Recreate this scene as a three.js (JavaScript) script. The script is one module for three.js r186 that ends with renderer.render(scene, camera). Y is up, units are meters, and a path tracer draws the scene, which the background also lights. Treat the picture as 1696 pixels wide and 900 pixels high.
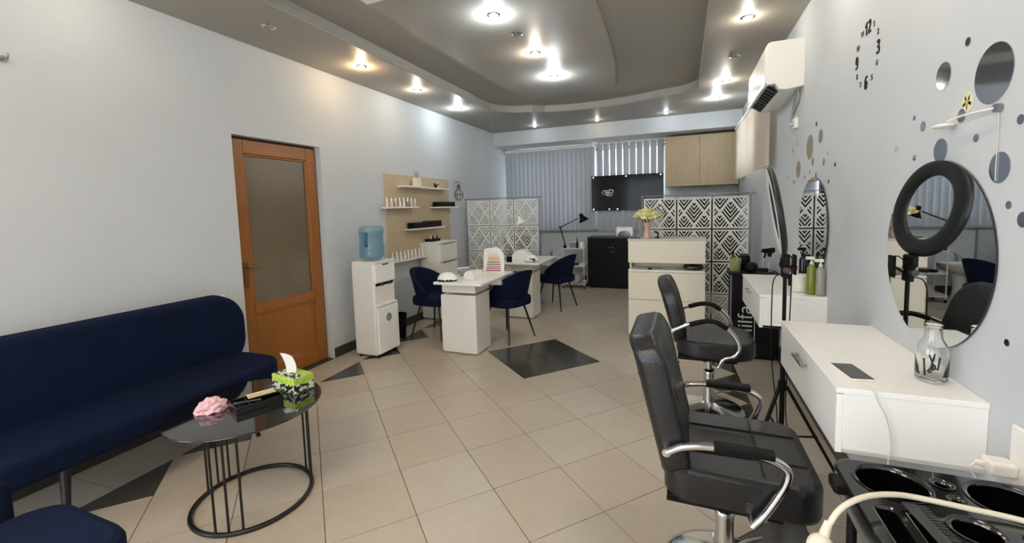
import * as THREE from 'three';
import { RoundedBoxGeometry } from 'three/addons/geometries/RoundedBoxGeometry.js';
import { TextGeometry } from 'three/addons/geometries/TextGeometry.js';
import { FontLoader } from 'three/addons/loaders/FontLoader.js';
import { mergeGeometries, mergeVertices } from 'three/addons/utils/BufferGeometryUtils.js';
import { ImprovedNoise } from 'three/addons/math/ImprovedNoise.js';
import { RectAreaLightUniformsLib } from 'three/addons/lights/RectAreaLightUniformsLib.js';

// ---------- camera, sky, exposure ----------
const scene = new THREE.Scene();
const camera = new THREE.PerspectiveCamera(64.78, 1696 / 900, 0.05, 60);
camera.position.set(0, 1.452, 0);
camera.rotation.order = 'YXZ';
camera.rotation.set(-0.0838, 0.3818, -0.0289);
camera.setViewOffset(1696, 900, 0, 46, 1696, 900);
scene.background = new THREE.Color(0.82, 0.92, 1.04);
scene.backgroundIntensity = 5.6;
const renderer = new THREE.WebGLRenderer({ antialias: true });
renderer.toneMapping = THREE.LinearToneMapping;
renderer.toneMappingExposure = 1.23;
renderer.shadowMap.enabled = true;
RectAreaLightUniformsLib.init();
const COOL = new THREE.Color(0.80, 0.91, 1.0), WARM = new THREE.Color(1.0, 0.72, 0.42), NEUTRAL = new THREE.Color(1.0, 0.90, 0.76);
const LAMP_POWER = 0.42;          // candela of each lit ceiling spotlight
const ADDED_PANEL_POWER = 10.5;           // added warm panel lamp, out of view behind the camera
const fontThin = await new FontLoader().loadAsync('fonts/droid/droid_sans_regular.typeface.json');
const font = await new FontLoader().loadAsync('fonts/droid/droid_sans_bold.typeface.json');

// ---------- room dimensions (metres) ----------
const XL = -3.245, XR = 0.81, ZB = -7.9, ZF = 2.6, HC = 2.82, HR = 2.92;

// ---------- helpers ----------
let seed = 7; const rnd = () => { seed = (seed * 1664525 + 1013904223) >>> 0; return seed / 4294967296; };
const noise = new ImprovedNoise();
const taken = new Map();
function numbered(n) { const k = taken.get(n) ?? 0; taken.set(n, k + 1); return k ? n + '_' + String(k).padStart(3, '0') : n; }
function part(name, geo, mat, parent, label) {
  const m = new THREE.Mesh(Array.isArray(geo) ? merge(geo) : geo, mat);
  m.name = name; m.castShadow = m.receiveShadow = true; if (label) m.userData.label = label;
  parent.add(m); return m;
}
function thing(name, label, category, pos = [0, 0, 0], turn = 0, group) {
  const o = new THREE.Group(); o.name = numbered(name); o.position.set(...pos); o.rotation.y = turn;
  o.userData = { label, category }; if (group) o.userData.group = group;
  scene.add(o); return o;
}
function single(name, geo, mat, label, category, pos = [0, 0, 0], turn = 0, group) {
  const m = part(numbered(name), geo, mat, scene); m.position.set(...pos); m.rotation.y = turn;
  m.userData = { label, category }; if (group) m.userData.group = group; return m;
}
function structure(name, label, geo, mat) {
  const o = geo ? new THREE.Mesh(Array.isArray(geo) ? merge(geo) : geo, mat) : new THREE.Group();
  o.name = name; o.castShadow = o.receiveShadow = true; o.userData = { kind: 'structure', label, category: name.split('_')[0] };
  scene.add(o); return o;
}
function copy(src, pos, turn, label) {
  const c = src.clone(); c.name = numbered(src.name.replace(/_\d{3}$/, '')); c.position.set(...pos); c.rotation.y = turn;
  c.userData = { ...src.userData }; if (label) c.userData.label = label; scene.add(c); return c;
}
function merge(list) {
  const gs = list.map((g) => { const h = g.index ? g.toNonIndexed() : g.clone(); for (const k of Object.keys(h.attributes)) if (!['position', 'normal', 'uv'].includes(k)) h.deleteAttribute(k); return h; });
  return mergeGeometries(gs, false);
}
// box uv in metres from the dominant normal
function uvm(geo) {
  const g = geo.index ? geo.toNonIndexed() : geo, p = g.attributes.position, n = g.attributes.normal, u = new Float32Array(p.count * 2);
  for (let i = 0; i < p.count; i++) {
    const ax = Math.abs(n.getX(i)), ay = Math.abs(n.getY(i)), az = Math.abs(n.getZ(i)), x = p.getX(i), y = p.getY(i), z = p.getZ(i);
    if (ay >= ax && ay >= az) { u[2 * i] = x; u[2 * i + 1] = z; } else if (ax >= az) { u[2 * i] = z; u[2 * i + 1] = y; } else { u[2 * i] = x; u[2 * i + 1] = y; }
  }
  g.setAttribute('uv', new THREE.BufferAttribute(u, 2)); return g;
}
const B = (w, h, d, x = 0, y = 0, z = 0) => uvm(new THREE.BoxGeometry(w, h, d).translate(x, y, z));                 // by centre
const BB = (x0, x1, y0, y1, z0, z1) => B(Math.abs(x1 - x0), Math.abs(y1 - y0), Math.abs(z1 - z0), (x0 + x1) / 2, (y0 + y1) / 2, (z0 + z1) / 2);
const RB = (w, h, d, r, x = 0, y = 0, z = 0, s = 2) => uvm(new RoundedBoxGeometry(w, h, d, s, Math.min(r, w / 2.01, h / 2.01, d / 2.01)).translate(x, y, z));
const RR = (x0, x1, y0, y1, z0, z1, r = 0.003, s = 1) => RB(Math.abs(x1 - x0), Math.abs(y1 - y0), Math.abs(z1 - z0), r, (x0 + x1) / 2, (y0 + y1) / 2, (z0 + z1) / 2, s);
const CY = (r0, r1, h, x = 0, y = 0, z = 0, n = 24) => new THREE.CylinderGeometry(r0, r1, h, n).translate(x, y, z);     // top radius first, centre at y
const LA = (pts, n = 32) => new THREE.LatheGeometry(pts.map(([a, b]) => new THREE.Vector2(Math.max(a, 1e-4), b)), n);
const V = (x, y, z) => new THREE.Vector3(x, y, z);
const TU = (pts, r, n = 24, rs = 8, closed = false, tension = 0.5) => new THREE.TubeGeometry(new THREE.CatmullRomCurve3(pts.map((p) => V(...p)), closed, 'catmullrom', tension), n, r, rs, closed);
function rod(a, b, r0, r1 = r0, n = 10) {                       // tapered rod a -> b
  const A = V(...a), D = V(...b).sub(A), L = D.length(), g = new THREE.CylinderGeometry(r1, r0, L, n).translate(0, L / 2, 0);
  return g.applyQuaternion(new THREE.Quaternion().setFromUnitVectors(V(0, 1, 0), D.normalize())).translate(...a);
}
function bar(a, b, w, t, roll = 0) {                            // flat bar a -> b
  const A = V(...a), D = V(...b).sub(A), L = D.length(), g = new THREE.BoxGeometry(w, L, t).translate(0, L / 2, 0).rotateY(roll);
  return uvm(g.applyQuaternion(new THREE.Quaternion().setFromUnitVectors(V(0, 1, 0), D.normalize())).translate(...a));
}
function EX(pts, depth, bevel = 0, holes = [], curve = 6) {     // polygon extruded along +z
  const s = new THREE.Shape(pts.map(([a, b]) => new THREE.Vector2(a, b)));
  for (const h of holes) s.holes.push(new THREE.Path(h.map(([a, b]) => new THREE.Vector2(a, b))));
  return new THREE.ExtrudeGeometry(s, { depth, bevelEnabled: bevel > 0, bevelSize: bevel, bevelThickness: bevel, bevelSegments: 2, curveSegments: curve, steps: 1 });
}
function rrPts(x0, x1, y0, y1, r, n = 6) {                      // rounded rectangle outline
  const out = [], c = [[x1 - r, y1 - r, 0], [x0 + r, y1 - r, 1], [x0 + r, y0 + r, 2], [x1 - r, y0 + r, 3]];
  for (const [cx, cy, k] of c) for (let i = 0; i <= n; i++) { const a = (k + i / n) * Math.PI / 2; out.push([cx + r * Math.cos(a), cy + r * Math.sin(a)]); }
  return out;
}
function soften(geo, amp, f, sd = 0) {                          // organic unevenness along the normals
  geo.deleteAttribute('uv'); geo.deleteAttribute('normal'); const g = mergeVertices(geo, 1e-4); g.computeVertexNormals();
  const p = g.attributes.position, n = g.attributes.normal;
  for (let i = 0; i < p.count; i++) {
    const k = amp * noise.noise(p.getX(i) * f + sd, p.getY(i) * f + sd * 2, p.getZ(i) * f - sd);
    p.setXYZ(i, p.getX(i) + n.getX(i) * k, p.getY(i) + n.getY(i) * k, p.getZ(i) + n.getZ(i) * k);
  }
  g.computeVertexNormals(); const h = g.toNonIndexed(); return uvm(h);
}
// ---------- textures ----------
const hash = (x, y, s) => { let h = (x * 374761393 + y * 668265263 + s * 1442695041) | 0; h = Math.imul(h ^ (h >>> 13), 1274126177); return ((h ^ (h >>> 16)) >>> 0) / 4294967296; };
function vn(x, y, per, s) {                                     // tileable value noise
  const xi = Math.floor(x), yi = Math.floor(y), fx = x - xi, fy = y - yi, u = fx * fx * (3 - 2 * fx), v = fy * fy * (3 - 2 * fy), m = (a) => ((a % per) + per) % per;
  const a = hash(m(xi), m(yi), s), b = hash(m(xi + 1), m(yi), s), c = hash(m(xi), m(yi + 1), s), d = hash(m(xi + 1), m(yi + 1), s);
  return a + (b - a) * u + (c - a) * v + (a - b - c + d) * u * v;
}
const fbm = (u, v, base, oct, s) => { let t = 0, a = 0.5, f = base; for (let i = 0; i < oct; i++) { t += a * vn(u * f, v * f, f, s + i); a /= 2; f *= 2; } return t / (1 - Math.pow(0.5, oct)); };
function tex(n, fn, metres, color = true) {
  const d = new Uint8Array(n * n * 4);
  for (let y = 0; y < n; y++) for (let x = 0; x < n; x++) { const c = fn(x / n, y / n), o = (y * n + x) * 4; for (let k = 0; k < 3; k++) d[o + k] = Math.max(0, Math.min(255, (Array.isArray(c) ? c[k] : c) * 255)); d[o + 3] = 255; }
  const t = new THREE.DataTexture(d, n, n); t.wrapS = t.wrapT = THREE.RepeatWrapping; t.magFilter = THREE.LinearFilter; t.minFilter = THREE.LinearMipmapLinearFilter; t.generateMipmaps = true;
  if (color) t.colorSpace = THREE.SRGBColorSpace;
  t.repeat.set(1 / metres[0], 1 / metres[1]); t.needsUpdate = true; return t;
}
const mix3 = (a, b, t) => [0, 1, 2].map((k) => a[k] + (b[k] - a[k]) * t);
const hex = (h) => [(h >> 16 & 255) / 255, (h >> 8 & 255) / 255, (h & 255) / 255];
const T = {
  plaster: tex(256, (u, v) => { const k = 0.955 + 0.045 * fbm(u, v, 4, 5, 3); return [k, k, k]; }, [2.4, 2.4]),
  plasterBump: tex(256, (u, v) => fbm(u, v, 16, 4, 11), [0.5, 0.5], false),
  oak: tex(512, (u, v) => { const g = fbm(u * 1, v, 2, 3, 21), l = vn(u * 6 + 2 * g, v * 96, 96, 5) * 0.6 + vn(u * 10, v * 220, 220, 9) * 0.4; return mix3(hex(0xb29b7d), hex(0xd3bf9f), 0.25 + 0.5 * l + 0.25 * g); }, [0.9, 0.55]),
  oakUp: tex(512, (u, v) => { const g = fbm(u, v, 2, 3, 21), l = vn(u * 96, v * 6 + 2 * g, 96, 5) * 0.6 + vn(u * 220, v * 10, 220, 9) * 0.4; return mix3(hex(0x9a8567), hex(0xbfab88), 0.25 + 0.5 * l + 0.25 * g); }, [0.55, 0.9]),
  doorWood: tex(512, (u, v) => { const g = fbm(u, v, 2, 4, 31), l = vn(u * 70, v * 4 + 3 * g, 70, 6) * 0.6 + vn(u * 180, v * 8, 180, 8) * 0.4; return mix3(hex(0x7e4a12), hex(0xa9691d), 0.15 + 0.55 * l + 0.3 * g); }, [0.5, 1.0]),
  tile: tex(512, (u, v) => { const k = fbm(u, v, 3, 6, 41), s = fbm(u, v, 40, 3, 47); return mix3(hex(0xb7ab9a), hex(0xcbc0b0), 0.65 * k + 0.35 * s); }, [1.7, 1.7]),
  granite: tex(512, (u, v) => { const k = fbm(u, v, 6, 5, 51), s = vn(u * 200, v * 200, 200, 57); return mix3(hex(0x37352f), hex(0x5b5851), 0.6 * k + 0.4 * s * s); }, [0.8, 0.8]),
  velvet: tex(256, (u, v) => { const k = 0.82 + 0.18 * fbm(u, v, 6, 5, 61); return [k, k, k]; }, [0.45, 0.45]),
  velvetBump: tex(256, (u, v) => fbm(u, v, 40, 3, 67), [0.2, 0.2], false),
  leatherBump: tex(256, (u, v) => fbm(u, v, 24, 4, 71), [0.12, 0.12], false),
  fabric: tex(256, (u, v) => { const k = 0.9 + 0.1 * (0.5 * vn(u * 128, v * 6, 128, 81) + 0.5 * vn(u * 6, v * 128, 128, 83)); return [k, k, k]; }, [0.25, 0.25]),
  leafPrint: tex(256, (u, v) => { const k = fbm(u, v, 5, 3, 91), e = fbm(u, v, 9, 3, 95); return v < 0.45 + 0.25 * (k - 0.5) ? (e > 0.55 ? hex(0xd8dcd6) : e > 0.47 ? hex(0x5f7a3a) : hex(0x1d2320)) : mix3(hex(0x8fb22c), hex(0xd6e27a), e); }, [0.16, 0.105]),
};
const S = (color, roughness = 0.5, o = {}) => new THREE.MeshStandardMaterial({ color, roughness, side: THREE.DoubleSide, ...o });
const PH = (color, roughness, o = {}) => new THREE.MeshPhysicalMaterial({ color, roughness, side: THREE.DoubleSide, ...o });
const M = {
  wall: S(0xcfd2d3, 0.85, { map: T.plaster, bumpMap: T.plasterBump, bumpScale: 0.0006 }),
  ceiling: S(0xa49e94, 0.48, { map: T.plaster }),
  white: S(0xefebe2, 0.35), whiteGloss: PH(0xfaf8f3, 0.28, { clearcoat: 0.35, clearcoatRoughness: 0.2 }),
  cream: S(0xeae1cc, 0.4), edge: S(0xcfcabd, 0.5), grey: S(0x8b8d8e, 0.5), darkGrey: S(0x3b3c3d, 0.5), black: PH(0x060607, 0.55, { specularIntensity: 0.45 }), blackGloss: PH(0x080809, 0.12, { clearcoat: 0.8, clearcoatRoughness: 0.08 }),
  base: S(0x3b3632, 0.35), chrome: S(0xd9dbdd, 0.12, { metalness: 1 }), steel: S(0x9fa2a5, 0.3, { metalness: 1 }), mirror: S(0xe9edee, 0.015, { metalness: 1 }), discMirror: S(0xc2c7d0, 0.06, { metalness: 1 }),
  oak: S(0xffffff, 0.55, { map: T.oak }), oakUp: S(0xffffff, 0.5, { map: T.oakUp }), door: PH(0xffffff, 0.38, { map: T.doorWood, clearcoat: 0.25, clearcoatRoughness: 0.35 }),
  tile: S(0xffffff, 0.3, { map: T.tile }), tile2: S(0xf9f7f3, 0.3, { map: T.tile }), tile3: S(0xfcf9f5, 0.32, { map: T.tile }), granite: S(0xffffff, 0.16, { map: T.granite }), grout: S(0x7d7163, 0.9),
  velvet: PH(0x081733, 0.85, { map: T.velvet, bumpMap: T.velvetBump, bumpScale: 0.0008, specularIntensity: 0.35, sheen: 0.18, sheenRoughness: 0.4, sheenColor: new THREE.Color(0x2a4680) }),
  leather: PH(0x131315, 0.36, { bumpMap: T.leatherBump, bumpScale: 0.0009, clearcoat: 0.15, clearcoatRoughness: 0.4 }),
  legBlack: S(0x14110f, 0.38), glassTint: PH(0x6a5c48, 0.22, { clearcoat: 0.6, clearcoatRoughness: 0.12 }),
  clear: PH(0xffffff, 0.03, { transmission: 1, thickness: 0, ior: 1.45 }), pane: PH(0xffffff, 0.0, { transmission: 1, thickness: 0, ior: 1.45 }),
  blind: PH(0xb6b9be, 0.9, { map: T.fabric, transmission: 0.03, thickness: 0 }), blindCream: PH(0xe6d8c4, 0.95, { map: T.fabric, transmission: 0.3, thickness: 0 }),
  board: PH(0x060607, 0.1, { specularIntensity: 0.3 }),
  smoked: PH(0x0e0e0e, 0.06, { clearcoat: 1, clearcoatRoughness: 0.03 }),
};

// ================= SETTING =================
// ---- floor: square tiles laid on the diagonal, dark half tiles along the border, dark inset of four tiles ----
const floor = structure('floor', 'beige ceramic tile floor laid diagonally with dark grey tiles');
part('grout_bed', BB(XL, XR, -0.12, -0.004, ZB, ZF), M.grout, floor);
{
  const TL = 0.4, A = 0.8296, ox = -1.4234, oz = -0.7517, ca = Math.cos(A), sa = Math.sin(A);
  const at = (i, j) => [ox + TL * (i * ca - j * sa), oz - TL * (i * sa + j * ca)];
  const clip = (poly, f) => { const o = []; for (let k = 0; k < poly.length; k++) { const p = poly[k], q = poly[(k + 1) % poly.length], a = f(p), b = f(q); if (a >= 0) o.push(p); if (a * b < 0) { const t = a / (a - b); o.push([p[0] + t * (q[0] - p[0]), p[1] + t * (q[1] - p[1])]); } } return o; };
  const inRoom = (poly) => { for (const f of [(p) => p[0] - XL - 0.012, (p) => XR - 0.012 - p[0], (p) => p[1] - ZB - 0.012, (p) => 1.2 - p[1]]) { if (poly.length < 3) return []; poly = clip(poly, f); } return poly; };
  const area = (p) => Math.abs(p.reduce((s, a, k) => { const b = p[(k + 1) % p.length]; return s + a[0] * b[1] - b[0] * a[1]; }, 0) / 2);
  const prism = (poly) => {                                   // top polygon, small chamfer, sides
    const c = poly.reduce((s, p) => [s[0] + p[0] / poly.length, s[1] + p[1] / poly.length], [0, 0]);
    const top = poly.map((p) => { const d = [p[0] - c[0], p[1] - c[1]], l = Math.hypot(...d); return [p[0] - d[0] / l * 0.0035, p[1] - d[1] / l * 0.0035]; });
    const v = [], q = (a, b, d) => v.push(...a, ...b, ...d);
    let s = 0; for (let k = 0; k < poly.length; k++) { const a = poly[k], b = poly[(k + 1) % poly.length]; s += a[0] * b[1] - b[0] * a[1]; }
    const T3 = top.map((p) => [p[0], 0, p[1]]), L3 = top.map((p, k) => [p[0] + (poly[k][0] - p[0]) * 0.5, -0.008, p[1] + (poly[k][1] - p[1]) * 0.5]);
    const fl = s > 0;
    for (let k = 1; k + 1 < T3.length; k++) fl ? q(T3[0], T3[k + 1], T3[k]) : q(T3[0], T3[k], T3[k + 1]);
    for (let k = 0; k < T3.length; k++) { const n = (k + 1) % T3.length; if (fl) { q(T3[k], T3[n], L3[k]); q(T3[n], L3[n], L3[k]); } else { q(T3[k], L3[k], T3[n]); q(T3[n], L3[k], L3[n]); } }
    const g = new THREE.BufferGeometry(); g.setAttribute('position', new THREE.BufferAttribute(new Float32Array(v), 3)); g.computeVertexNormals(); return uvm(g);
  };
  const EDGE_L = -4.93, EDGE_R = 7.05, lite = [M.tile, M.tile2, M.tile3];
  const diff = (p) => { const dx = (p[0] - ox) / TL, dz = -(p[1] - oz) / TL; return (dx * ca + dz * sa) - (-dx * sa + dz * ca); };   // i - j
  let n = 0; const add = (poly, mat) => { poly = inRoom(poly); if (poly.length > 2 && area(poly) > 0.0015) { part(n++ ? 'tile_' + String(n).padStart(3, '0') : 'tile', prism(poly), mat, floor); } };
  for (let i = -9; i < 22; i++) for (let j = -9; j < 22; j++) {
    let poly = [at(i, j), at(i + 1, j), at(i + 1, j + 1), at(i, j + 1)];
    const d = i - j, dark = (d === -5) || (i >= 5 && i < 7 && j >= 4 && j < 6) || d === 7;
    poly = clip(poly, (p) => diff(p) - EDGE_L); if (poly.length > 2) poly = clip(poly, (p) => EDGE_R - diff(p));
    if (poly.length > 2) add(poly, dark ? M.granite : lite[Math.floor(hash(i + 50, j + 50, 5) * 3)]);
  }
  const kk = Math.SQRT1_2;                                    // border strips beside both walls
  const bd = (u, w) => at((u + w) / 2, (u - w) / 2);          // u = i + j, w = i - j
  for (let u = -8; u < 26; u += 1.414) {
    add([bd(u, EDGE_L), bd(u + 1.414, EDGE_L), bd(u + 1.414, EDGE_L - 1.6), bd(u, EDGE_L - 1.6)], lite[n % 3]);
    add([bd(u, EDGE_R), bd(u + 1.414, EDGE_R), bd(u + 1.414, EDGE_R + 2.2), bd(u, EDGE_R + 2.2)], lite[n % 3]);
  }
  part('plain_paving', BB(XL, XR, -0.004, 0, 1.2, ZF), M.tile, floor);
}
// ---- walls ----
const D0 = -2.33, D1 = -3.2, DH = 2.085;                      // door opening in the left wall
const W4 = [0.25, 2.4, 0.25, 2.6];                              // unseen side window, added behind the camera to light the mirror wall
structure('wall_left', 'pale grey plaster wall beside the blue sofa', [BB(XL - 0.2, XL, -0.1, 3.1, ZF + 0.2, W4[1]), BB(XL - 0.2, XL, -0.1, 3.1, W4[0], D0), BB(XL - 0.2, XL, -0.1, W4[2], W4[0], W4[1]), BB(XL - 0.2, XL, W4[3], 3.1, W4[0], W4[1]), BB(XL - 0.2, XL, -0.1, 3.1, D1, ZB - 0.2), BB(XL - 0.2, XL, DH, 3.1, D0, D1)], M.wall);
const W3 = [-5.35, -7.0, 1.84, 2.42];                          // window in the right wall
structure('wall_right', 'pale grey plaster wall with round mirrors and mirror dots', [BB(XR, XR + 0.2, -0.1, 3.1, ZF + 0.2, W3[0]), BB(XR, XR + 0.2, -0.1, 3.1, W3[1], ZB - 0.2), BB(XR, XR + 0.2, -0.1, W3[2], W3[0], W3[1]), BB(XR, XR + 0.2, W3[3], 3.1, W3[0], W3[1])], M.wall);
const W1 = [-1.5, -0.3, 1.36, 2.5];                           // window in the back wall
const W5 = [-3.06, -1.64, 1.05, 2.47];                        // window behind the closed blind
structure('wall_back', 'grey back wall behind the vertical blinds', [BB(XL, W5[0], -0.1, 3.1, ZB, ZB - 0.2), BB(W5[1], W1[0], -0.1, 3.1, ZB, ZB - 0.2), BB(W5[0], W5[1], -0.1, W5[2], ZB, ZB - 0.2), BB(W5[0], W5[1], W5[3], 3.1, ZB, ZB - 0.2), BB(W1[1], XR, -0.1, 3.1, ZB, ZB - 0.2), BB(W1[0], W1[1], -0.1, W1[2], ZB, ZB - 0.2), BB(W1[0], W1[1], W1[3], 3.1, ZB, ZB - 0.2)], M.wall);
const W2 = [-2.2, -0.6, 0.15, 2.5];                            // shop window behind the camera
structure('wall_front', 'plaster wall around the shop window', [BB(XL, W2[0], -0.1, 3.1, ZF, ZF + 0.2), BB(W2[1], XR, -0.1, 3.1, ZF, ZF + 0.2), BB(W2[0], W2[1], -0.1, W2[2], ZF, ZF + 0.2), BB(W2[0], W2[1], W2[3], 3.1, ZF, ZF + 0.2)], M.wall);
structure('trim_1', 'white boxed beam above the back window blinds', RR(XL, XR, 2.572, HC, -7.3, ZB, 0.004), M.wall);
// ---- windows ----
function windowFrame(name, label, axis, a0, a1, y0, y1, at, bars) {
  const w = structure(name, label), f = 0.05, d = 0.06, mk = (p0, p1, q0, q1) => axis === 'x' ? RR(p0, p1, q0, q1, at - d / 2, at + d / 2, 0.006) : RR(at - d / 2, at + d / 2, q0, q1, p0, p1, 0.006);
  const lo = Math.min(a0, a1), hi = Math.max(a0, a1);
  part('window_frame', [mk(lo, hi, y0, y0 + f), mk(lo, hi, y1 - f, y1), mk(lo, lo + f, y0, y1), mk(hi - f, hi, y0, y1)], M.white, w);
  for (let k = 1; k <= bars; k++) { const c = lo + (hi - lo) * k / (bars + 1); part('mullion', mk(c - f / 2, c + f / 2, y0, y1), M.white, w); }
  for (let k = 0; k <= bars; k++) {
    const c0 = lo + (hi - lo) * k / (bars + 1) + f / 2, c1 = lo + (hi - lo) * (k + 1) / (bars + 1) - f / 2;
    const g = axis === 'x' ? new THREE.PlaneGeometry(c1 - c0, y1 - y0 - 2 * f).translate((c0 + c1) / 2, (y0 + y1) / 2, at) : new THREE.PlaneGeometry(c1 - c0, y1 - y0 - 2 * f).rotateY(Math.PI / 2).translate(at, (y0 + y1) / 2, (c0 + c1) / 2);
    part('pane', g, M.pane, w);
  }
  return w;
}
windowFrame('window_1', 'white framed window behind the open slats of the back blind', 'x', W1[0], W1[1], W1[2], W1[3], ZB - 0.12, 1);
windowFrame('window_2', 'large shop window that lets the daylight in', 'x', W2[0], W2[1], W2[2], W2[3], ZF + 0.12, 2);
windowFrame('window_3', 'high side window behind the cream blind', 'z', W3[0], W3[1], W3[2], W3[3], XR + 0.12, 2);
windowFrame('window_5', 'window hidden behind the closed grey blind', 'x', W5[0], W5[1], W5[2], W5[3], ZB - 0.12, 1);
windowFrame('window_added_4', 'added unseen side window that lights the mirror wall', 'z', W4[0], W4[1], W4[2], W4[3], XL - 0.12, 1);
// ---- door ----
{
  const d = structure('door_1', 'orange brown wooden door with a brown frosted pane'), x0 = XL - 0.125, x1 = XL - 0.055;
  part('door_frame', [RR(x0, x1 - 0.012, 0, DH - 0.002, D0 - 0.002, D0 - 0.03, 0.003), RR(x0, x1 - 0.012, 0, DH - 0.002, D1 + 0.002, D1 + 0.03, 0.003), RR(x0, x1 - 0.012, DH - 0.03, DH - 0.002, D0 - 0.03, D1 + 0.03, 0.003)], S(0x2c190c, 0.5), d);  // dark brown tone paints in the shadow gap around the leaf
  part('threshold', BB(XL - 0.2, XL, -0.12, 0.006, D0, D1), M.base, d); part('door_stop', BB(XL - 0.2, x0, 0, DH, D0, D1), M.door, d);
  const a = D0 - 0.018, b = D1 + 0.012, st = 0.108, y0 = 0.008, y1 = DH - 0.02, rail = 0.70;
  const leaf = new THREE.Group(); leaf.name = 'door_leaf'; d.add(leaf);
  part('stile', RR(x0 + 0.01, x1, y0, y1, a, a - st, 0.008, 2), M.door, leaf); part('stile', RR(x0 + 0.01, x1, y0, y1, b + st, b, 0.008, 2), M.door, leaf);
  part('rail', RR(x0 + 0.01, x1, y1 - 0.115, y1, a - st, b + st, 0.008, 2), M.door, leaf); part('rail', RR(x0 + 0.01, x1, rail - 0.075, rail, a - st, b + st, 0.008, 2), M.door, leaf); part('rail', RR(x0 + 0.01, x1, y0, y0 + 0.15, a - st, b + st, 0.008, 2), M.door, leaf);
  part('pane', RR(x0 + 0.02, x1 - 0.022, rail - 0.01, y1 - 0.11, a - st + 0.005, b + st - 0.005, 0.002), M.glassTint, leaf, 'brown frosted glass pane');
  part('lower_panel', RR(x0 + 0.02, x1 - 0.014, y0 + 0.14, rail - 0.07, a - st + 0.005, b + st - 0.005, 0.002), M.door, leaf);
  const bd = [[rail, rail + 0.016], [y1 - 0.131, y1 - 0.115]];
  part('glazing_bead', [...bd.map(([p, q]) => RR(x1 - 0.024, x1 - 0.006, p, q, a - st, b + st, 0.005)), RR(x1 - 0.024, x1 - 0.006, rail, y1 - 0.115, a - st, a - st - 0.016, 0.005), RR(x1 - 0.024, x1 - 0.006, rail, y1 - 0.115, b + st + 0.016, b + st, 0.005)], M.door, leaf);
  part('panel_bead', [RR(x1 - 0.016, x1 - 0.004, y0 + 0.15, y0 + 0.164, a - st, b + st, 0.004), RR(x1 - 0.016, x1 - 0.004, rail - 0.089, rail - 0.075, a - st, b + st, 0.004), RR(x1 - 0.016, x1 - 0.004, y0 + 0.15, rail - 0.075, a - st, a - st - 0.014, 0.004), RR(x1 - 0.016, x1 - 0.004, y0 + 0.15, rail - 0.075, b + st + 0.014, b + st, 0.004)], M.door, leaf);
  const hz = a - 0.05, brass = S(0x8a6a3c, 0.3, { metalness: 0.9 });
  const hd = part('handle_plate', RR(x1, x1 + 0.008, 0.86, 1.08, hz - 0.02, hz + 0.02, 0.004), brass, leaf, 'brass door handle');
  part('handle', [rod([x1, 1.03, hz], [x1 + 0.045, 1.03, hz], 0.008), TU([[x1 + 0.045, 1.03, hz + 0.006], [x1 + 0.048, 1.03, hz - 0.05], [x1 + 0.044, 1.026, hz - 0.115]], 0.008, 12, 8)], brass, hd);
}
// ---- baseboards ----
const bbH = 0.1;
structure('baseboard_left', 'dark brown tiled baseboard along the door wall', [RR(XL, XL + 0.012, 0, bbH, 1.2, D0 + 0.02, 0.003), RR(XL, XL + 0.012, 0, bbH, D1 - 0.02, ZB, 0.003)], M.base);
structure('baseboard_right', 'dark brown baseboard along the mirror wall', RR(XR - 0.012, XR, 0, bbH, 1.2, ZB, 0.003), M.base);
structure('baseboard_back', 'dark baseboard along the blind wall', RR(XL, XR, 0, bbH + 0.04, ZB + 0.012, ZB, 0.003), M.base);
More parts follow.
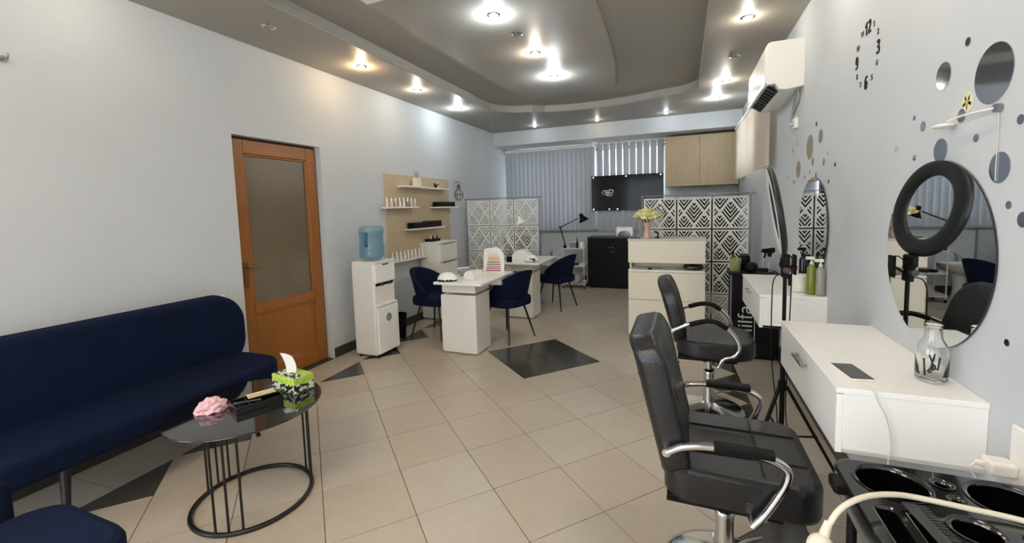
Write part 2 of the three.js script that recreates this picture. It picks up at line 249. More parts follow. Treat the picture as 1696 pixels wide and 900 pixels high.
// ---- ceiling: lower border with a rounded recess and a floating island ----
{
  const c = structure('ceiling', 'taupe stepped plasterboard ceiling with a rounded recess');
  const hole = []; const hx0 = -2.53, hx1 = 0.165, hz1 = 5.98, r = 0.5;             // y in the shape = -z
  hole.push([hx0, -1.6], [hx0, hz1 - r]); for (let k = 1; k <= 10; k++) { const t = k / 10 * Math.PI / 2; hole.push([hx0 + r - r * Math.cos(t), hz1 - r + r * Math.sin(t)]); }
  for (let k = 1; k < 12; k++) { const t = k / 12; hole.push([hx0 + r + t * (hx1 - hx0 - 2 * r * 0.8 - 0.1), hz1 + 0.24 * Math.sin(Math.PI * (0.12 + 0.88 * t) * 0.98)]); }
  for (let k = 0; k <= 10; k++) { const t = k / 10 * Math.PI / 2; hole.push([hx1 - 0.4 + 0.4 * Math.sin(t), hz1 - 0.35 + 0.35 * Math.cos(t)]); }
  hole.push([hx1, -1.6]);
  const bd = EX([[XL, -ZF], [XR, -ZF], [XR, -ZB], [XL, -ZB]], HR - HC, 0, [hole]);
  part('border_panel', uvm(bd.rotateX(-Math.PI / 2).translate(0, HC, 0)), M.ceiling, c);
  part('recess_panel', BB(XL, XR, HR, HR + 0.12, ZF, ZB), M.ceiling, c);
  const lip = hole.map(([a, b]) => [a, HC + 0.012, -b]);
  part('recess_lip', uvm(new THREE.TubeGeometry(new THREE.CatmullRomCurve3(lip.map((p) => V(...p)), false, 'catmullrom', 0.1), 160, 0.012, 6, false)), M.ceiling, c);
  { // riser of the recess, in the ceiling colour
    const ctr = [(hx0 + hx1) / 2, 3], v = [], n = hole.length; const q = hole.map(([a, b]) => { const dx = ctr[0] - a, dy = ctr[1] - b; return [a + Math.sign(dx) * 0.002, b + (b > 5.2 ? Math.sign(dy) * 0.002 : 0)]; });
    for (let k = 0; k + 1 < n; k++) { const a = q[k], b = q[k + 1], y0 = HC + 0.006, y1 = HR; v.push(a[0], y0, -a[1], b[0], y0, -b[1], b[0], y1, -b[1], a[0], y0, -a[1], b[0], y1, -b[1], a[0], y1, -a[1]); }
    const g = new THREE.BufferGeometry(); g.setAttribute('position', new THREE.BufferAttribute(new Float32Array(v), 3)); g.computeVertexNormals(); part('recess_riser', uvm(g), M.ceiling, c);
  }
  const isl = []; for (let k = 0; k <= 16; k++) { const t = k / 16; isl.push([-0.59 - 0.16 * Math.pow(t, 3), 2.4 + t * 2.9]); }
  for (let k = 1; k <= 10; k++) { const t = k / 10 * Math.PI / 2; isl.push([-1.05 + 0.3 * Math.cos(t), 5.3 + 0.25 * Math.sin(t)]); }
  isl.push([-1.75, 5.5], [-1.95, 5.3], [-2.02, 4.9], [-2.05, 3.2], [-2.05, 2.0], [-0.59, 2.0]);
  part('island_panel', uvm(EX(isl, 0.032, 0).rotateX(-Math.PI / 2).translate(0, HR - 0.032, 0)), M.ceiling, c);
  part('white_panel', RR(-1.985, -1.1, HR - 0.075, HR - 0.032, -1.4, -2.452, 0.004), M.white, c);
}
// ---- ceiling spotlights ----
const lampDisc = LA([[0.0001, 0], [0.022, -0.001], [0.03, 0.004], [0.032, 0.012]], 20), trimGeo = LA([[0.034, -0.002], [0.037, -0.008], [0.044, -0.008], [0.05, -0.003], [0.051, 0]], 28);
function spot(x, z, y, tint, label, group, power = 1, seen = true) {
  const t = thing('ceiling_spotlight', label, 'spotlight', [x, y, z], 0, group);
  part('trim_ring', trimGeo, M.chrome, t);
  if (tint) {
    part('bulb', LA([[0.0001, -0.026], [0.018, -0.023], [0.029, -0.012], [0.033, 0]], 20), new THREE.MeshStandardMaterial({ color: 0xffffff, emissive: tint, emissiveIntensity: 14, roughness: 0.4 }), t, 'glowing bulb');
    const l = new THREE.PointLight(tint, LAMP_POWER * power, 0, 2); l.position.set(0, -0.06, 0); l.castShadow = true; l.shadow.radius = 1.2; l.shadow.mapSize.set(512, 512); t.add(l); l.name = 'lamp_light';
  } else part('bulb', lampDisc, S(0xb9b8b4, 0.2), t);
}
const gL = 'spotlights in the border above the door wall', gB = 'spotlights in the border above the blinds', gR = 'spotlights in the border above the mirror wall', gC = 'spotlights in the ceiling island';
spot(-2.81, -2.37, HC, null, 'unlit round recessed spotlight above the wooden door', gL);
spot(-2.82, -3.35, HC, WARM, 'amber glowing recessed spotlight just past the wooden door', gL, 0.85);
spot(-2.82, -4.26, HC, NEUTRAL, 'warm white recessed spotlight above the wooden shelf panel start', gL, 0.6);
spot(-2.85, -5.27, HC, COOL, 'cool white recessed spotlight above the wooden shelf panel end', gL, 1.2);
spot(-2.88, -6.34, HC, null, 'small unlit recessed spotlight in the corner above the left lattice screen', gL);
spot(-2.33, -6.98, HC, COOL, 'cool white spotlight before the beam above the closed grey blind', gB, 0.14);
spot(-1.29, -7.02, HC, NEUTRAL, 'faint yellow spotlight before the beam above the black glass board', gB, 0.1);
spot(-0.25, -7.02, HC, COOL, 'cool white spotlight before the beam above the oak wall cabinets', gB, 0.14);
spot(0.40, -6.4, HC, COOL, 'cool white spotlight in the border above the cream side blind', gR, 1.3);
spot(0.44, -5.56, HC, NEUTRAL, 'warm white spotlight between the cool lamp and the unlit lamp', gR, 0.7);
spot(0.44, -4.67, HC, null, 'unlit spotlight in the border beside the air conditioner', gR);
spot(0.44, -3.76, HC, NEUTRAL, 'warm white spotlight near the front end of the air conditioner', gR, 0.4);
spot(-1.32, -3.05, HR - 0.032, COOL, 'cool white spotlight at the near end of the ceiling island', gC, 1.5);
spot(-1.29, -3.45, HR - 0.032, null, 'unlit spotlight in the ceiling island between two lit ones', gC);
spot(-1.29, -3.93, HR - 0.032, NEUTRAL, 'warm white spotlight in the middle of the ceiling island', gC, 1.0);
spot(-1.33, -4.7, HR - 0.032, COOL, 'brightest cool white spotlight at the far end of the ceiling island', gC, 2.4);
for (const [z, l] of [[-2.8, 'between the two round mirrors'], [-1.85, 'over the near round mirror'], [-0.9, 'over the black hairdressing trolley']]) spot(0.44, z, HC, NEUTRAL, 'warm white spotlight in the border ' + l, gR, z === -1.85 ? 1.7 : 1.0);
for (const [z, l] of [[-1.4, 'over the middle of the blue sofa'], [-0.4, 'over the near end of the blue sofa']]) spot(-2.81, z, HC, NEUTRAL, 'warm white spotlight in the border ' + l, gL, 0.5);
{ // unseen warm panel lamp behind the camera, added to fill the room
  const t = thing('added_panel_lamp', 'added square warm white panel lamp, out of view behind the camera', 'added lamp', [-1.2, HR, 0.95]);
  part('lamp_frame', RR(-0.62, 0.62, -0.05, 0, -0.62, 0.62, 0.008), M.white, t); part('lamp_diffuser', BB(-0.6, 0.6, -0.054, -0.05, -0.6, 0.6), new THREE.MeshStandardMaterial({ color: 0xffffff, emissive: new THREE.Color(1, 0.84, 0.66), emissiveIntensity: 1.5 }), t);
  const l = new THREE.RectAreaLight(new THREE.Color(1, 0.84, 0.66), ADDED_PANEL_POWER, 1.2, 1.2); l.position.set(0, -0.06, 0); l.rotation.x = -Math.PI / 2; t.add(l); l.name = 'added_panel_light';
}

// ================= SOFA CORNER =================
{ // armless two-seat sofa against the left wall; built facing +x
  const t = thing('sofa', 'navy blue velvet armless sofa against the left wall', 'sofa', [0, 0, 0]);
  const z0 = -0.62, z1 = -2.13, sx0 = -3.06, sx1 = -2.545;
  const outline = rrPts(0.60, 2.06, 0, sx1 - sx0, 0.16, 8).map(([a, b]) => [a, b < 0.16 ? Math.max(b, 0) : b]);
  const sg = EX(outline, 0.075, 0.028).rotateX(-Math.PI / 2).rotateY(Math.PI / 2);               // (a,b,depth) -> a along -z, b along -x
  sg.computeBoundingBox(); const bb = sg.boundingBox; sg.translate(sx1 - bb.max.x, 0.335 - bb.min.y, -0.60 - bb.max.z);
  part('seat', uvm(sg), M.velvet, t);
  const bo = rrPts(0.60, 2.10, 0, 0.46, 0.17, 8).map(([a, b]) => [a, b]);
  const bg = EX(bo, 0.06, 0.03).rotateY(Math.PI / 2); bg.computeBoundingBox(); const b2 = bg.boundingBox; bg.translate(-b2.min.x, -b2.min.y, -b2.max.z);
  bg.applyMatrix4(new THREE.Matrix4().makeShear(-0.14, 0, 0, 0, 0, 0)); bg.translate(-3.115, 0.385, -0.59);
  part('backrest', uvm(bg), M.velvet, t);
  for (const [x, z, dx, dz] of [[-2.66, -0.98, 0.05, 0.04], [-2.66, -1.82, 0.07, -0.06], [-3.0, -0.86, -0.04, 0.05], [-3.02, -1.82, -0.04, -0.06]]) part('leg', rod([x, 0.34, z], [x + dx, 0, z + dz], 0.022, 0.013), M.legBlack, t);
}
{ // matching low stool whose corner enters the frame
  const t = thing('velvet_stool', 'navy blue velvet stool with padded back before the sofa', 'stool', [0, 0, 0]);
  part('seat', uvm(EX(rrPts(-2.13, -1.66, 0.22, 0.735, 0.1, 6), 0.09, 0.03).rotateX(-Math.PI / 2).translate(0, 0.32, 0)), M.velvet, t);
  part('backrest', RB(0.07, 0.24, 0.46, 0.034, -2.25, 0.42, -0.45, 3), M.velvet, t);
  for (const [x, z] of [[-1.76, -0.3], [-1.76, -0.64], [-2.05, -0.3], [-2.05, -0.64]]) part('leg', rod([x, 0.31, z], [x + (x > -1.9 ? 0.03 : -0.03), 0, z + (z > -0.5 ? 0.03 : -0.03)], 0.02, 0.012), M.legBlack, t);
}
{ // round coffee table
  const cx = -2.045, cz = -1.435, h = 0.5;
  const t = thing('coffee_table', 'round black glass coffee table on a thin metal rod frame', 'table', [cx, 0, cz]);
  part('tabletop', LA([[0.0001, h - 0.01], [0.338, h - 0.01], [0.345, h - 0.007], [0.346, h - 0.004], [0.343, h], [0.0001, h]], 72), M.smoked, t);
  part('base_ring', new THREE.TorusGeometry(0.268, 0.011, 10, 64).rotateX(Math.PI / 2).translate(0, 0.011, 0), M.legBlack, t);
  part('top_ring', new THREE.TorusGeometry(0.268, 0.008, 8, 64).rotateX(Math.PI / 2).translate(0, h - 0.018, 0), M.legBlack, t);
  for (const a0 of [-59, 61, 181]) for (const da of [-12.5, 0, 12.5]) { const a = (a0 + da) * Math.PI / 180; part('rod', rod([0.268 * Math.cos(a), 0.011, -0.268 * Math.sin(a)], [0.268 * Math.cos(a), h - 0.012, -0.268 * Math.sin(a)], 0.0055), M.legBlack, t); }
}
{ // things on the coffee table (top at 0.5)
  const Y = 0.5;
  const box = thing('tissue_box', 'green and black leaf print tissue box on the coffee table', 'tissue box', [-1.985, Y, -1.662], -0.15);
  const print = S(0xffffff, 0.55, { map: T.leafPrint });
  part('carton', RR(-0.1, 0.1, 0, 0.085, -0.058, 0.058, 0.003), print, box);
  const tg = new THREE.PlaneGeometry(0.1, 0.1, 8, 10); const p = tg.attributes.position;
  for (let i = 0; i < p.count; i++) { const u = p.getX(i) / 0.1 + 0.5, v = p.getY(i) / 0.1 + 0.5; p.setXYZ(i, (u - 0.5) * 0.12 * (0.55 + 0.5 * v) - 0.07 * v * v, v * 0.085 + 0.01 * Math.sin(u * 5) * v, 0.018 * Math.sin(u * 6.3) * (1 - v * 0.4) - 0.02 * v); }
  tg.translate(-0.01, 0.083, 0); tg.computeVertexNormals(); part('tissue', tg, PH(0xf4f2ee, 0.95, { transmission: 0.25, thickness: 0 }), box, 'white paper tissue');
  const tray = thing('organizer_tray', 'glossy black divided organizer tray beside the tissue box', 'tray', [-1.995, Y, -1.45], 1.2);
  const W = 0.21, D = 0.13, H = 0.035;
  part('tray_floor', RR(-W / 2, W / 2, 0, 0.004, -D / 2, D / 2, 0.002), M.blackGloss, tray);
  for (const [a, b, c, d] of [[-W / 2, W / 2, -D / 2, -D / 2 + 0.004], [-W / 2, W / 2, D / 2 - 0.004, D / 2], [-W / 2, -W / 2 + 0.004, -D / 2, D / 2], [W / 2 - 0.004, W / 2, -D / 2, D / 2]]) part('tray_wall', RR(a, b, 0.002, H, c, d, 0.0015), M.blackGloss, tray);
  part('divider', RR(-0.04, -0.036, 0.002, H - 0.004, -D / 2, D / 2, 0.0015), M.blackGloss, tray); part('divider', RR(-0.036, W / 2, 0.002, H - 0.004, -0.004, 0, 0.0015), M.blackGloss, tray);
  const pads = thing('wooden_spatulas', 'bundle of flat pale wooden sticks lying on the black tray', 'spatulas', [-2.01, Y + 0.036, -1.49], 1.1);
  for (let k = 0; k < 6; k++) part('stick', RB(0.125, 0.004, 0.011, 0.0019, 0, 0.002 + (k % 2) * 0.003, (k - 2.5) * 0.0115), S([0xd8c49a, 0xe2d0a8, 0xcdb78b][k % 3], 0.7), pads);
  const tw = thing('tweezers', 'steel tweezers leaning on the edge of the black tray', 'tweezers', [-1.99, Y + 0.036, -1.40], 0.7);
  part('prong', bar([-0.06, 0.002, -0.004], [0.06, 0.004, 0], 0.006, 0.0015), M.steel, tw); part('prong', bar([-0.06, 0.002, 0.004], [0.06, 0.004, 0], 0.006, 0.0015), M.steel, tw);
  const cl = new THREE.IcosahedronGeometry(0.06, 5); const cp = cl.attributes.position;
  for (let i = 0; i < cp.count; i++) { const v = V(cp.getX(i), cp.getY(i), cp.getZ(i)), n = v.clone().normalize(); const k = 1 + 0.4 * noise.noise(n.x * 2.6 + 4, n.y * 2.6, n.z * 2.6 + 1) + 0.22 * Math.abs(noise.noise(n.x * 6, n.y * 6 + 3, n.z * 6)); cp.setXYZ(i, n.x * 0.062 * k, Math.max(-0.0, n.y * 0.046 * k + 0.016), n.z * 0.04 * k); }
  cl.computeVertexNormals();
  single('scrunched_cloth', uvm(cl), S(0xe2b7bb, 0.9), 'crumpled pink cloth on the coffee table', 'cloth', [-2.145, Y, -1.325], 0.9);
}
// ================= LEFT WALL: cooler, bin, shelf panel, chest =================
{
  const t = thing('water_cooler', 'white floor standing water cooler beside the wooden door', 'water cooler', [-2.925, 0, -3.495], 0.0);
  const w = 0.30, d = 0.33;
  const q = 0.14;                                                   // front faces +x, slightly turned to the room
  part('body', RB(w - 0.03, 0.93, d, 0.02, -0.015, 0.485, 0, 3), M.white, t);
  part('top_plate', RB(w, 0.02, d - 0.01, 0.009, 0, 0.952, 0), M.white, t);
  const up = part('tap_panel', RB(0.035, 0.2, d - 0.02, 0.012, w / 2 - 0.028, 0.845, 0, 3), M.whiteGloss, t);
  part('button_strip', RB(0.006, 0.012, 0.09, 0.003, w / 2 - 0.009, 0.925, 0), M.darkGrey, up);
  part('tap_recess', RB(0.01, 0.028, d - 0.06, 0.004, w / 2 - 0.033, 0.728, 0), M.black, t);
  for (const k of [-0.06, 0.06]) part('tap', [rod([w / 2 - 0.03, 0.735, k], [w / 2 - 0.002, 0.728, k], 0.008), rod([w / 2 - 0.004, 0.735, k], [w / 2 - 0.004, 0.712, k], 0.006)], M.darkGrey, t);
  part('drip_tray', RB(0.05, 0.016, d - 0.04, 0.006, w / 2 - 0.012, 0.525, 0), M.white, t);
  const dr = part('cabinet_door', RB(0.03, 0.475, d - 0.006, 0.012, w / 2 - 0.012, 0.275, 0, 3), M.whiteGloss, t);
  part('emblem', new THREE.CylinderGeometry(0.042, 0.042, 0.003, 32).rotateZ(Math.PI / 2).translate(w / 2 + 0.004, 0.385, 0.0), S(0x8d9093, 0.35), dr, 'round grey badge');
  for (const [x, z] of [[-0.11, 0.13], [-0.11, -0.13], [0.11, 0.13], [0.11, -0.13]]) part('foot', CY(0.018, 0.02, 0.024, x, 0.012, z, 14), M.black, t);
  const b = thing('water_bottle', 'blue tinted plastic water bottle upside down on the cooler', 'water bottle', [-2.935, 0.963, -3.49]);
  const r = 0.125, prof = [[0.05, -0.0], [0.085, 0.006], [0.118, 0.03], [r, 0.05], [r, 0.085], [r - 0.006, 0.095], [r, 0.105], [r, 0.15], [r - 0.008, 0.165], [r - 0.008, 0.255], [r, 0.268], [r, 0.295], [r - 0.006, 0.303], [r, 0.312], [r - 0.008, 0.335], [0.1, 0.348], [0.06, 0.342], [0.0001, 0.34]];
  const blue = PH(0xcfe3ec, 0.08, { transmission: 0.85, thickness: 0, ior: 1.4 });
  part('bottle', LA(prof, 48), blue, b);
  part('water', LA([[0.0001, 0.008], [0.08, 0.014], [0.112, 0.036], [0.116, 0.06], [0.116, 0.29], [0.0001, 0.291]], 40), PH(0xd9e9f0, 0.02, { transmission: 0.9, thickness: 0, ior: 1.33 }), b);
  part('handle', TU([[0.035, 0.275, 0.105], [0.045, 0.272, 0.14], [0.048, 0.215, 0.146], [0.045, 0.16, 0.14], [0.035, 0.155, 0.105]], 0.012, 24, 8), PH(0x2f6f92, 0.2, { transmission: 0.2, thickness: 0 }), b);
}
single('waste_bin', LA([[0.0001, 0], [0.075, 0], [0.08, 0.006], [0.098, 0.27], [0.102, 0.275], [0.098, 0.28], [0.092, 0.27], [0.074, 0.012], [0.0001, 0.012]], 36), M.black, 'small black waste bin behind the water cooler', 'bin', [-3.03, 0, -3.98]);
{ // oak back panel with white shelves
  const t = thing('shelf_panel', 'light oak wall panel carrying six white display shelves', 'shelf panel', [0, 0, 0]);
  const x = XL + 0.02;
  part('back_panel', RR(XL, x, 0.9, 1.892, -4.12, -5.58, 0.002), M.oak, t);
  for (const [z0, z1, y] of [[-4.36, -4.83, 1.758], [-4.84, -5.40, 1.75], [-4.03, -4.63, 1.503], [-5.06, -5.66, 1.495], [-4.45, -5.24, 1.226], [-4.09, -4.75, 0.865]]) part('shelf', RR(x, x + 0.12, y - 0.018, y, z0, z1, 0.002), M.white, t);
}
function bottle(x, y, z, h, mat, capMat, label, group, r = 0.012) {
  const b = thing('polish_bottle', label, 'bottle', [x, y, z], 0, group);
  part('body', LA([[0.0001, 0], [r, 0], [r * 1.05, 0.004], [r, h * 0.5], [r * 0.5, h * 0.56], [0.0001, h * 0.57]], 12), mat, b); part('cap', LA([[r * 0.62, h * 0.55], [r * 0.6, h * 0.6], [r * 0.4, h], [0.0001, h]], 10), capMat, b);
}
{
  const glassW = S(0xe9e4dc, 0.25), capW = S(0xf0eee9, 0.35), tones = [0xe7ddd2, 0xd9c3bd, 0xe9e6df, 0xcfc3b6, 0x8d8380];
  for (let k = 0; k < 14; k++) bottle(-3.17 + (k % 2) * 0.035, 1.503, -4.07 - k * 0.039, 0.1 + 0.014 * hash(k, 1, 3), S(tones[k % 5], 0.25), capW, 'small pale nail polish bottle on the upper left display shelf', 'bottles on the upper left shelf', 0.0185);
  for (let k = 0; k < 16; k++) bottle(-3.17 + (k % 2) * 0.035, 0.865, -4.12 - k * 0.038, 0.098 + 0.014 * hash(k, 2, 3), glassW, capW, 'white capped nail polish bottle on the lowest display shelf', 'bottles on the lowest shelf', 0.018);
  for (const [k, z, l, y, h, lab] of [[0, -5.33, 0.46, 1.495, 0.07, 'long low black box on the shelf by the lantern'], [1, -4.66, 0.33, 1.226, 0.075, 'black ridged box on the middle shelf, joined end to end with another'], [2, -5.0, 0.33, 1.226, 0.085, 'taller black ridged box on the middle shelf next to a lower one']]) {
    const t = thing('storage_box', lab, 'box', [-3.16, y, z]);
    part('box_body', RR(-0.045, 0.045, 0, h - 0.012, -l / 2, l / 2, 0.004), M.black, t); part('lid', RR(-0.048, 0.048, h - 0.012, h, -l / 2 - 0.003, l / 2 + 0.003, 0.004), S(0x1c1517, 0.3), t);
    for (let q = 0; q < 8; q++) part('rib', RR(0.044, 0.048, 0.004, h - 0.014, -l / 2 + (q + 0.5) * l / 8 - 0.004, -l / 2 + (q + 0.5) * l / 8 + 0.004, 0.0015), S(0x2a2225, 0.25), t);
  }
  const j = thing('reed_diffuser', 'white box shaped diffuser with thin reeds on the top shelf', 'diffuser', [-3.165, 1.758, -4.68]);
  part('carton', RR(-0.035, 0.035, 0, 0.11, -0.05, 0.05, 0.004), M.cream, j); for (let k = 0; k < 5; k++) part('reed', rod([0, 0.1, 0], [0.02 * Math.cos(k * 1.3), 0.19, 0.05 * Math.sin(k * 1.3)], 0.0018, 0.0018, 6), S(0x6a5f50, 0.7), j);
  const fg = thing('black_figurine', 'tiny black bird figurine on the top right shelf', 'figurine', [-3.16, 1.75, -5.12]);
  part('bird_body', new THREE.SphereGeometry(0.026, 16, 12).scale(0.8, 0.75, 1.25).translate(0, 0.03, 0), M.black, fg); part('bird_head', new THREE.SphereGeometry(0.014, 12, 10).translate(0, 0.055, 0.02), M.black, fg); part('tail', bar([0, 0.035, -0.02], [0, 0.06, -0.075], 0.018, 0.006), M.black, fg); part('stand', CY(0.016, 0.02, 0.01, 0, 0.005, 0, 14), M.black, fg);
}
{ // wire lantern hanging on the wall
  const t = thing('wire_lantern', 'dark wire cage lantern hung on the wall past the shelf panel', 'lantern', [XL + 0.075, 1.59, -5.79]);
  const pr = [[0.035, 0], [0.062, 0.05], [0.066, 0.09], [0.05, 0.14], [0.024, 0.17], [0.03, 0.2]];
  for (let k = 0; k < 8; k++) { const a = k * Math.PI / 4; part('wire', TU(pr.map(([r, y]) => [r * Math.cos(a), y, r * Math.sin(a)]), 0.0028, 16, 5), M.darkGrey, t); }
  for (const [r, y] of [[0.036, 0.002], [0.066, 0.085], [0.03, 0.17]]) part('hoop', new THREE.TorusGeometry(r, 0.0035, 6, 28).rotateX(Math.PI / 2).translate(0, y, 0), M.darkGrey, t);
  part('cap', LA([[0.034, 0.195], [0.03, 0.21], [0.01, 0.235], [0.0001, 0.238]], 20), M.darkGrey, t); part('hanging_ring', new THREE.TorusGeometry(0.016, 0.003, 6, 20).translate(0, 0.254, 0), M.darkGrey, t);
  part('wall_hook', TU([[0, 0.272, 0], [-0.03, 0.28, 0], [-0.07, 0.27, 0]], 0.004, 10, 6), M.darkGrey, t);
}
{ // chest of drawers
  const t = thing('chest_of_drawers', 'white chest of drawers standing under the oak shelf panel', 'chest', [0, 0, 0]);
  const x0 = XL + 0.025, x1 = -2.91, z0 = -4.76, z1 = -5.2, h = 1.035;
  part('carcass', RR(x0, x1 - 0.018, 0.03, h - 0.02, z0, z1, 0.002), M.white, t); part('top', RR(x0, x1 + 0.004, h - 0.02, h, z0 + 0.004, z1 - 0.004, 0.003), M.white, t); part('plinth', RR(x0 + 0.02, x1 - 0.05, 0, 0.03, z0 - 0.01, z1 + 0.01, 0.002), M.grey, t);
  for (let k = 0; k < 4; k++) { const y0 = 0.05 + k * 0.243; const d = part('drawer', RR(x1 - 0.018, x1, y0, y0 + 0.225, z0 - 0.004, z1 + 0.004, 0.002), M.white, t); part('pull', RR(x1 - 0.002, x1 + 0.01, y0 + 0.222, y0 + 0.236, z0 - 0.06, z1 + 0.06, 0.002), M.steel, d); }
}
for (const [n, z, l] of [[0, -4.94, 'small black tray of bottles on the white chest']]) {
  const t = thing('bottle_tray', l, 'tray', [-3.13, 1.035, z]);
  part('tray', RR(-0.06, 0.06, 0, 0.035, -0.1, 0.1, 0.004), M.black, t); for (let k = 0; k < 4; k++) part('bottle', LA([[0.0001, 0.03], [0.014, 0.03], [0.014, 0.06], [0.007, 0.066], [0.007, 0.085], [0.0001, 0.085]], 12).translate(0.02, 0, -0.075 + k * 0.05), S(k % 2 ? 0xc9b7a0 : 0x2a2522, 0.3), t);
}
{ // light switch by the sofa and wall hook
  const t = thing('light_switch', 'white wall switch just above the end of the sofa', 'switch', [XL, 0.815, -2.13]);
  part('switch_plate', RB(0.012, 0.085, 0.085, 0.005, 0.006, 0, 0), M.white, t); part('rocker', RB(0.006, 0.055, 0.055, 0.002, 0.014, 0, 0), M.whiteGloss, t);
  const k = thing('wall_hook', 'small grey metal hook high on the wall above the sofa', 'hook', [XL, 2.288, -1.149]);
  part('hook_plate', new THREE.CylinderGeometry(0.018, 0.018, 0.006, 20).rotateZ(Math.PI / 2).translate(0.003, 0, 0), M.steel, k); part('hook_arm', TU([[0.004, 0, 0], [0.035, -0.004, 0], [0.05, 0.008, 0], [0.05, 0.022, 0]], 0.005, 12, 6), M.steel, k);
}

// ================= NAIL DESKS AND VELVET CHAIRS =================
function nailDesk(label, pos) {
  const t = thing('nail_desk', label, 'desk', pos);                 // origin: near left corner of the top on the floor, desk runs to -z
  const w = 0.52, l = 0.82, h = 0.75;
  part('tabletop', RR(0, w, h - 0.024, h, 0, -l, 0.004), M.whiteGloss, t);
  part('cabinet', RR(0.0, 0.38, 0.012, 0.6, -0.15, -0.47, 0.002), M.white, t);
  part('cabinet_foot', RR(0.02, 0.36, 0, 0.012, -0.17, -0.45, 0.002), M.grey, t);
  part('drawer', RR(0.012, 0.385, 0.625, 0.712, -0.14, -0.46, 0.003), M.white, t);
  part('cabinet_door', RR(-0.014, 0.0, 0.02, 0.592, -0.154, -0.466, 0.002), M.white, t);
  part('door_pull', RR(-0.026, -0.014, 0.03, 0.17, -0.16, -0.172, 0.003), M.steel, t);
  part('apron', [RR(0.1, w - 0.02, h - 0.1, h - 0.024, -0.5, -l + 0.03, 0.002), RR(0.05, 0.36, 0.712, h - 0.024, -0.18, -0.42, 0.002)], M.white, t);
  part('end_panel', RR(0.0, 0.035, 0, h - 0.024, -l + 0.36, -l + 0.03, 0.002), M.white, t);
  part('modesty_panel', RR(0.035, 0.34, 0.5, h - 0.024, -l + 0.05, -l + 0.03, 0.002), M.white, t);
  return t;
}
nailDesk('white manicure desk with a colour swatch board on it', [-2.268, 0, -3.55]);
nailDesk('white manicure desk before the left lattice screen', [-2.19, 0, -5.03]);
function shellGeo() {                                              // scooped shell back: seat bowl curving up into a rounded back
  const nu = 28, nv = 22, f = [], b = [];
  const P = (u, v) => { const a = (u - 0.5) * Math.PI * 1.12, top = 0.33 * Math.pow(Math.max(0, Math.cos(a * 0.83)), 0.62), y = v * top, r = 0.205 + 0.05 * v; return [r * Math.sin(a) * (1.05 - 0.05 * v), y, -r * Math.cos(a) * (1 + 0.14 * v)]; };
  const idx = [], pos = [];
  for (const off of [0, 1]) for (let j = 0; j <= nv; j++) for (let i = 0; i <= nu; i++) { const p = P(i / nu, j / nv), k = off ? 1 - 0.05 / Math.hypot(p[0], p[2]) : 1; pos.push(p[0] * k, p[1] - (off && j === nv ? 0.006 : 0), p[2] * k); }
  const N = (nu + 1) * (nv + 1), q = (a, bb, c, d) => idx.push(a, bb, c, bb, d, c);
  for (let j = 0; j < nv; j++) for (let i = 0; i < nu; i++) { const a = j * (nu + 1) + i; q(a, a + 1, a + nu + 1, a + nu + 2); q(N + a + 1, N + a, N + a + nu + 2, N + a + nu + 1); }
  for (let i = 0; i < nu; i++) { const a = nv * (nu + 1) + i; q(a, a + 1, N + a, N + a + 1); q(i + 1, i, N + i + 1, N + i); }
  for (let j = 0; j < nv; j++) { const a = j * (nu + 1), c = a + nu; q(a + nu + 1, a, N + a + nu + 1, N + a); q(c, c + nu + 1, N + c, N + c + nu + 1); }
  const g = new THREE.BufferGeometry(); g.setAttribute('position', new THREE.BufferAttribute(new Float32Array(pos), 3)); g.setIndex(idx); g.computeVertexNormals(); return uvm(g);
}
const shell = shellGeo();
function velvetChair(label, pos, turn) {                           // faces +z
  const t = thing('velvet_chair', label, 'chair', pos, turn, 'blue velvet shell chairs at the manicure desks');
  part('seat', uvm(EX(rrPts(-0.225, 0.225, -0.22, 0.22, 0.16, 8), 0.05, 0.022).rotateX(-Math.PI / 2).translate(0, 0.405, 0)), M.velvet, t);
  part('backrest', shell.clone().translate(0, 0.455, -0.02), M.velvet, t);
  part('seat_frame', uvm(EX(rrPts(-0.15, 0.15, -0.15, 0.15, 0.05), 0.016).rotateX(-Math.PI / 2).translate(0, 0.368, 0)), M.legBlack, t);
  for (const [x, z] of [[-1, -1], [1, -1], [-1, 1], [1, 1]]) part('leg', rod([x * 0.13, 0.375, z * 0.13], [x * 0.215, 0, z * 0.215], 0.0135, 0.009), M.legBlack, t);
  return t;
}
velvetChair('navy velvet shell chair between the white chest and the swatch desk', [-2.66, 0, -4.22], Math.PI / 2 - 0.1);
velvetChair('navy velvet shell chair on the open side of the swatch desk', [-1.83, 0, -4.36], -Math.PI / 2 - 0.35);
velvetChair('navy velvet shell chair at the desk by the left lattice screen', [-1.7, 0, -5.9], -Math.PI / 2 - 0.3);
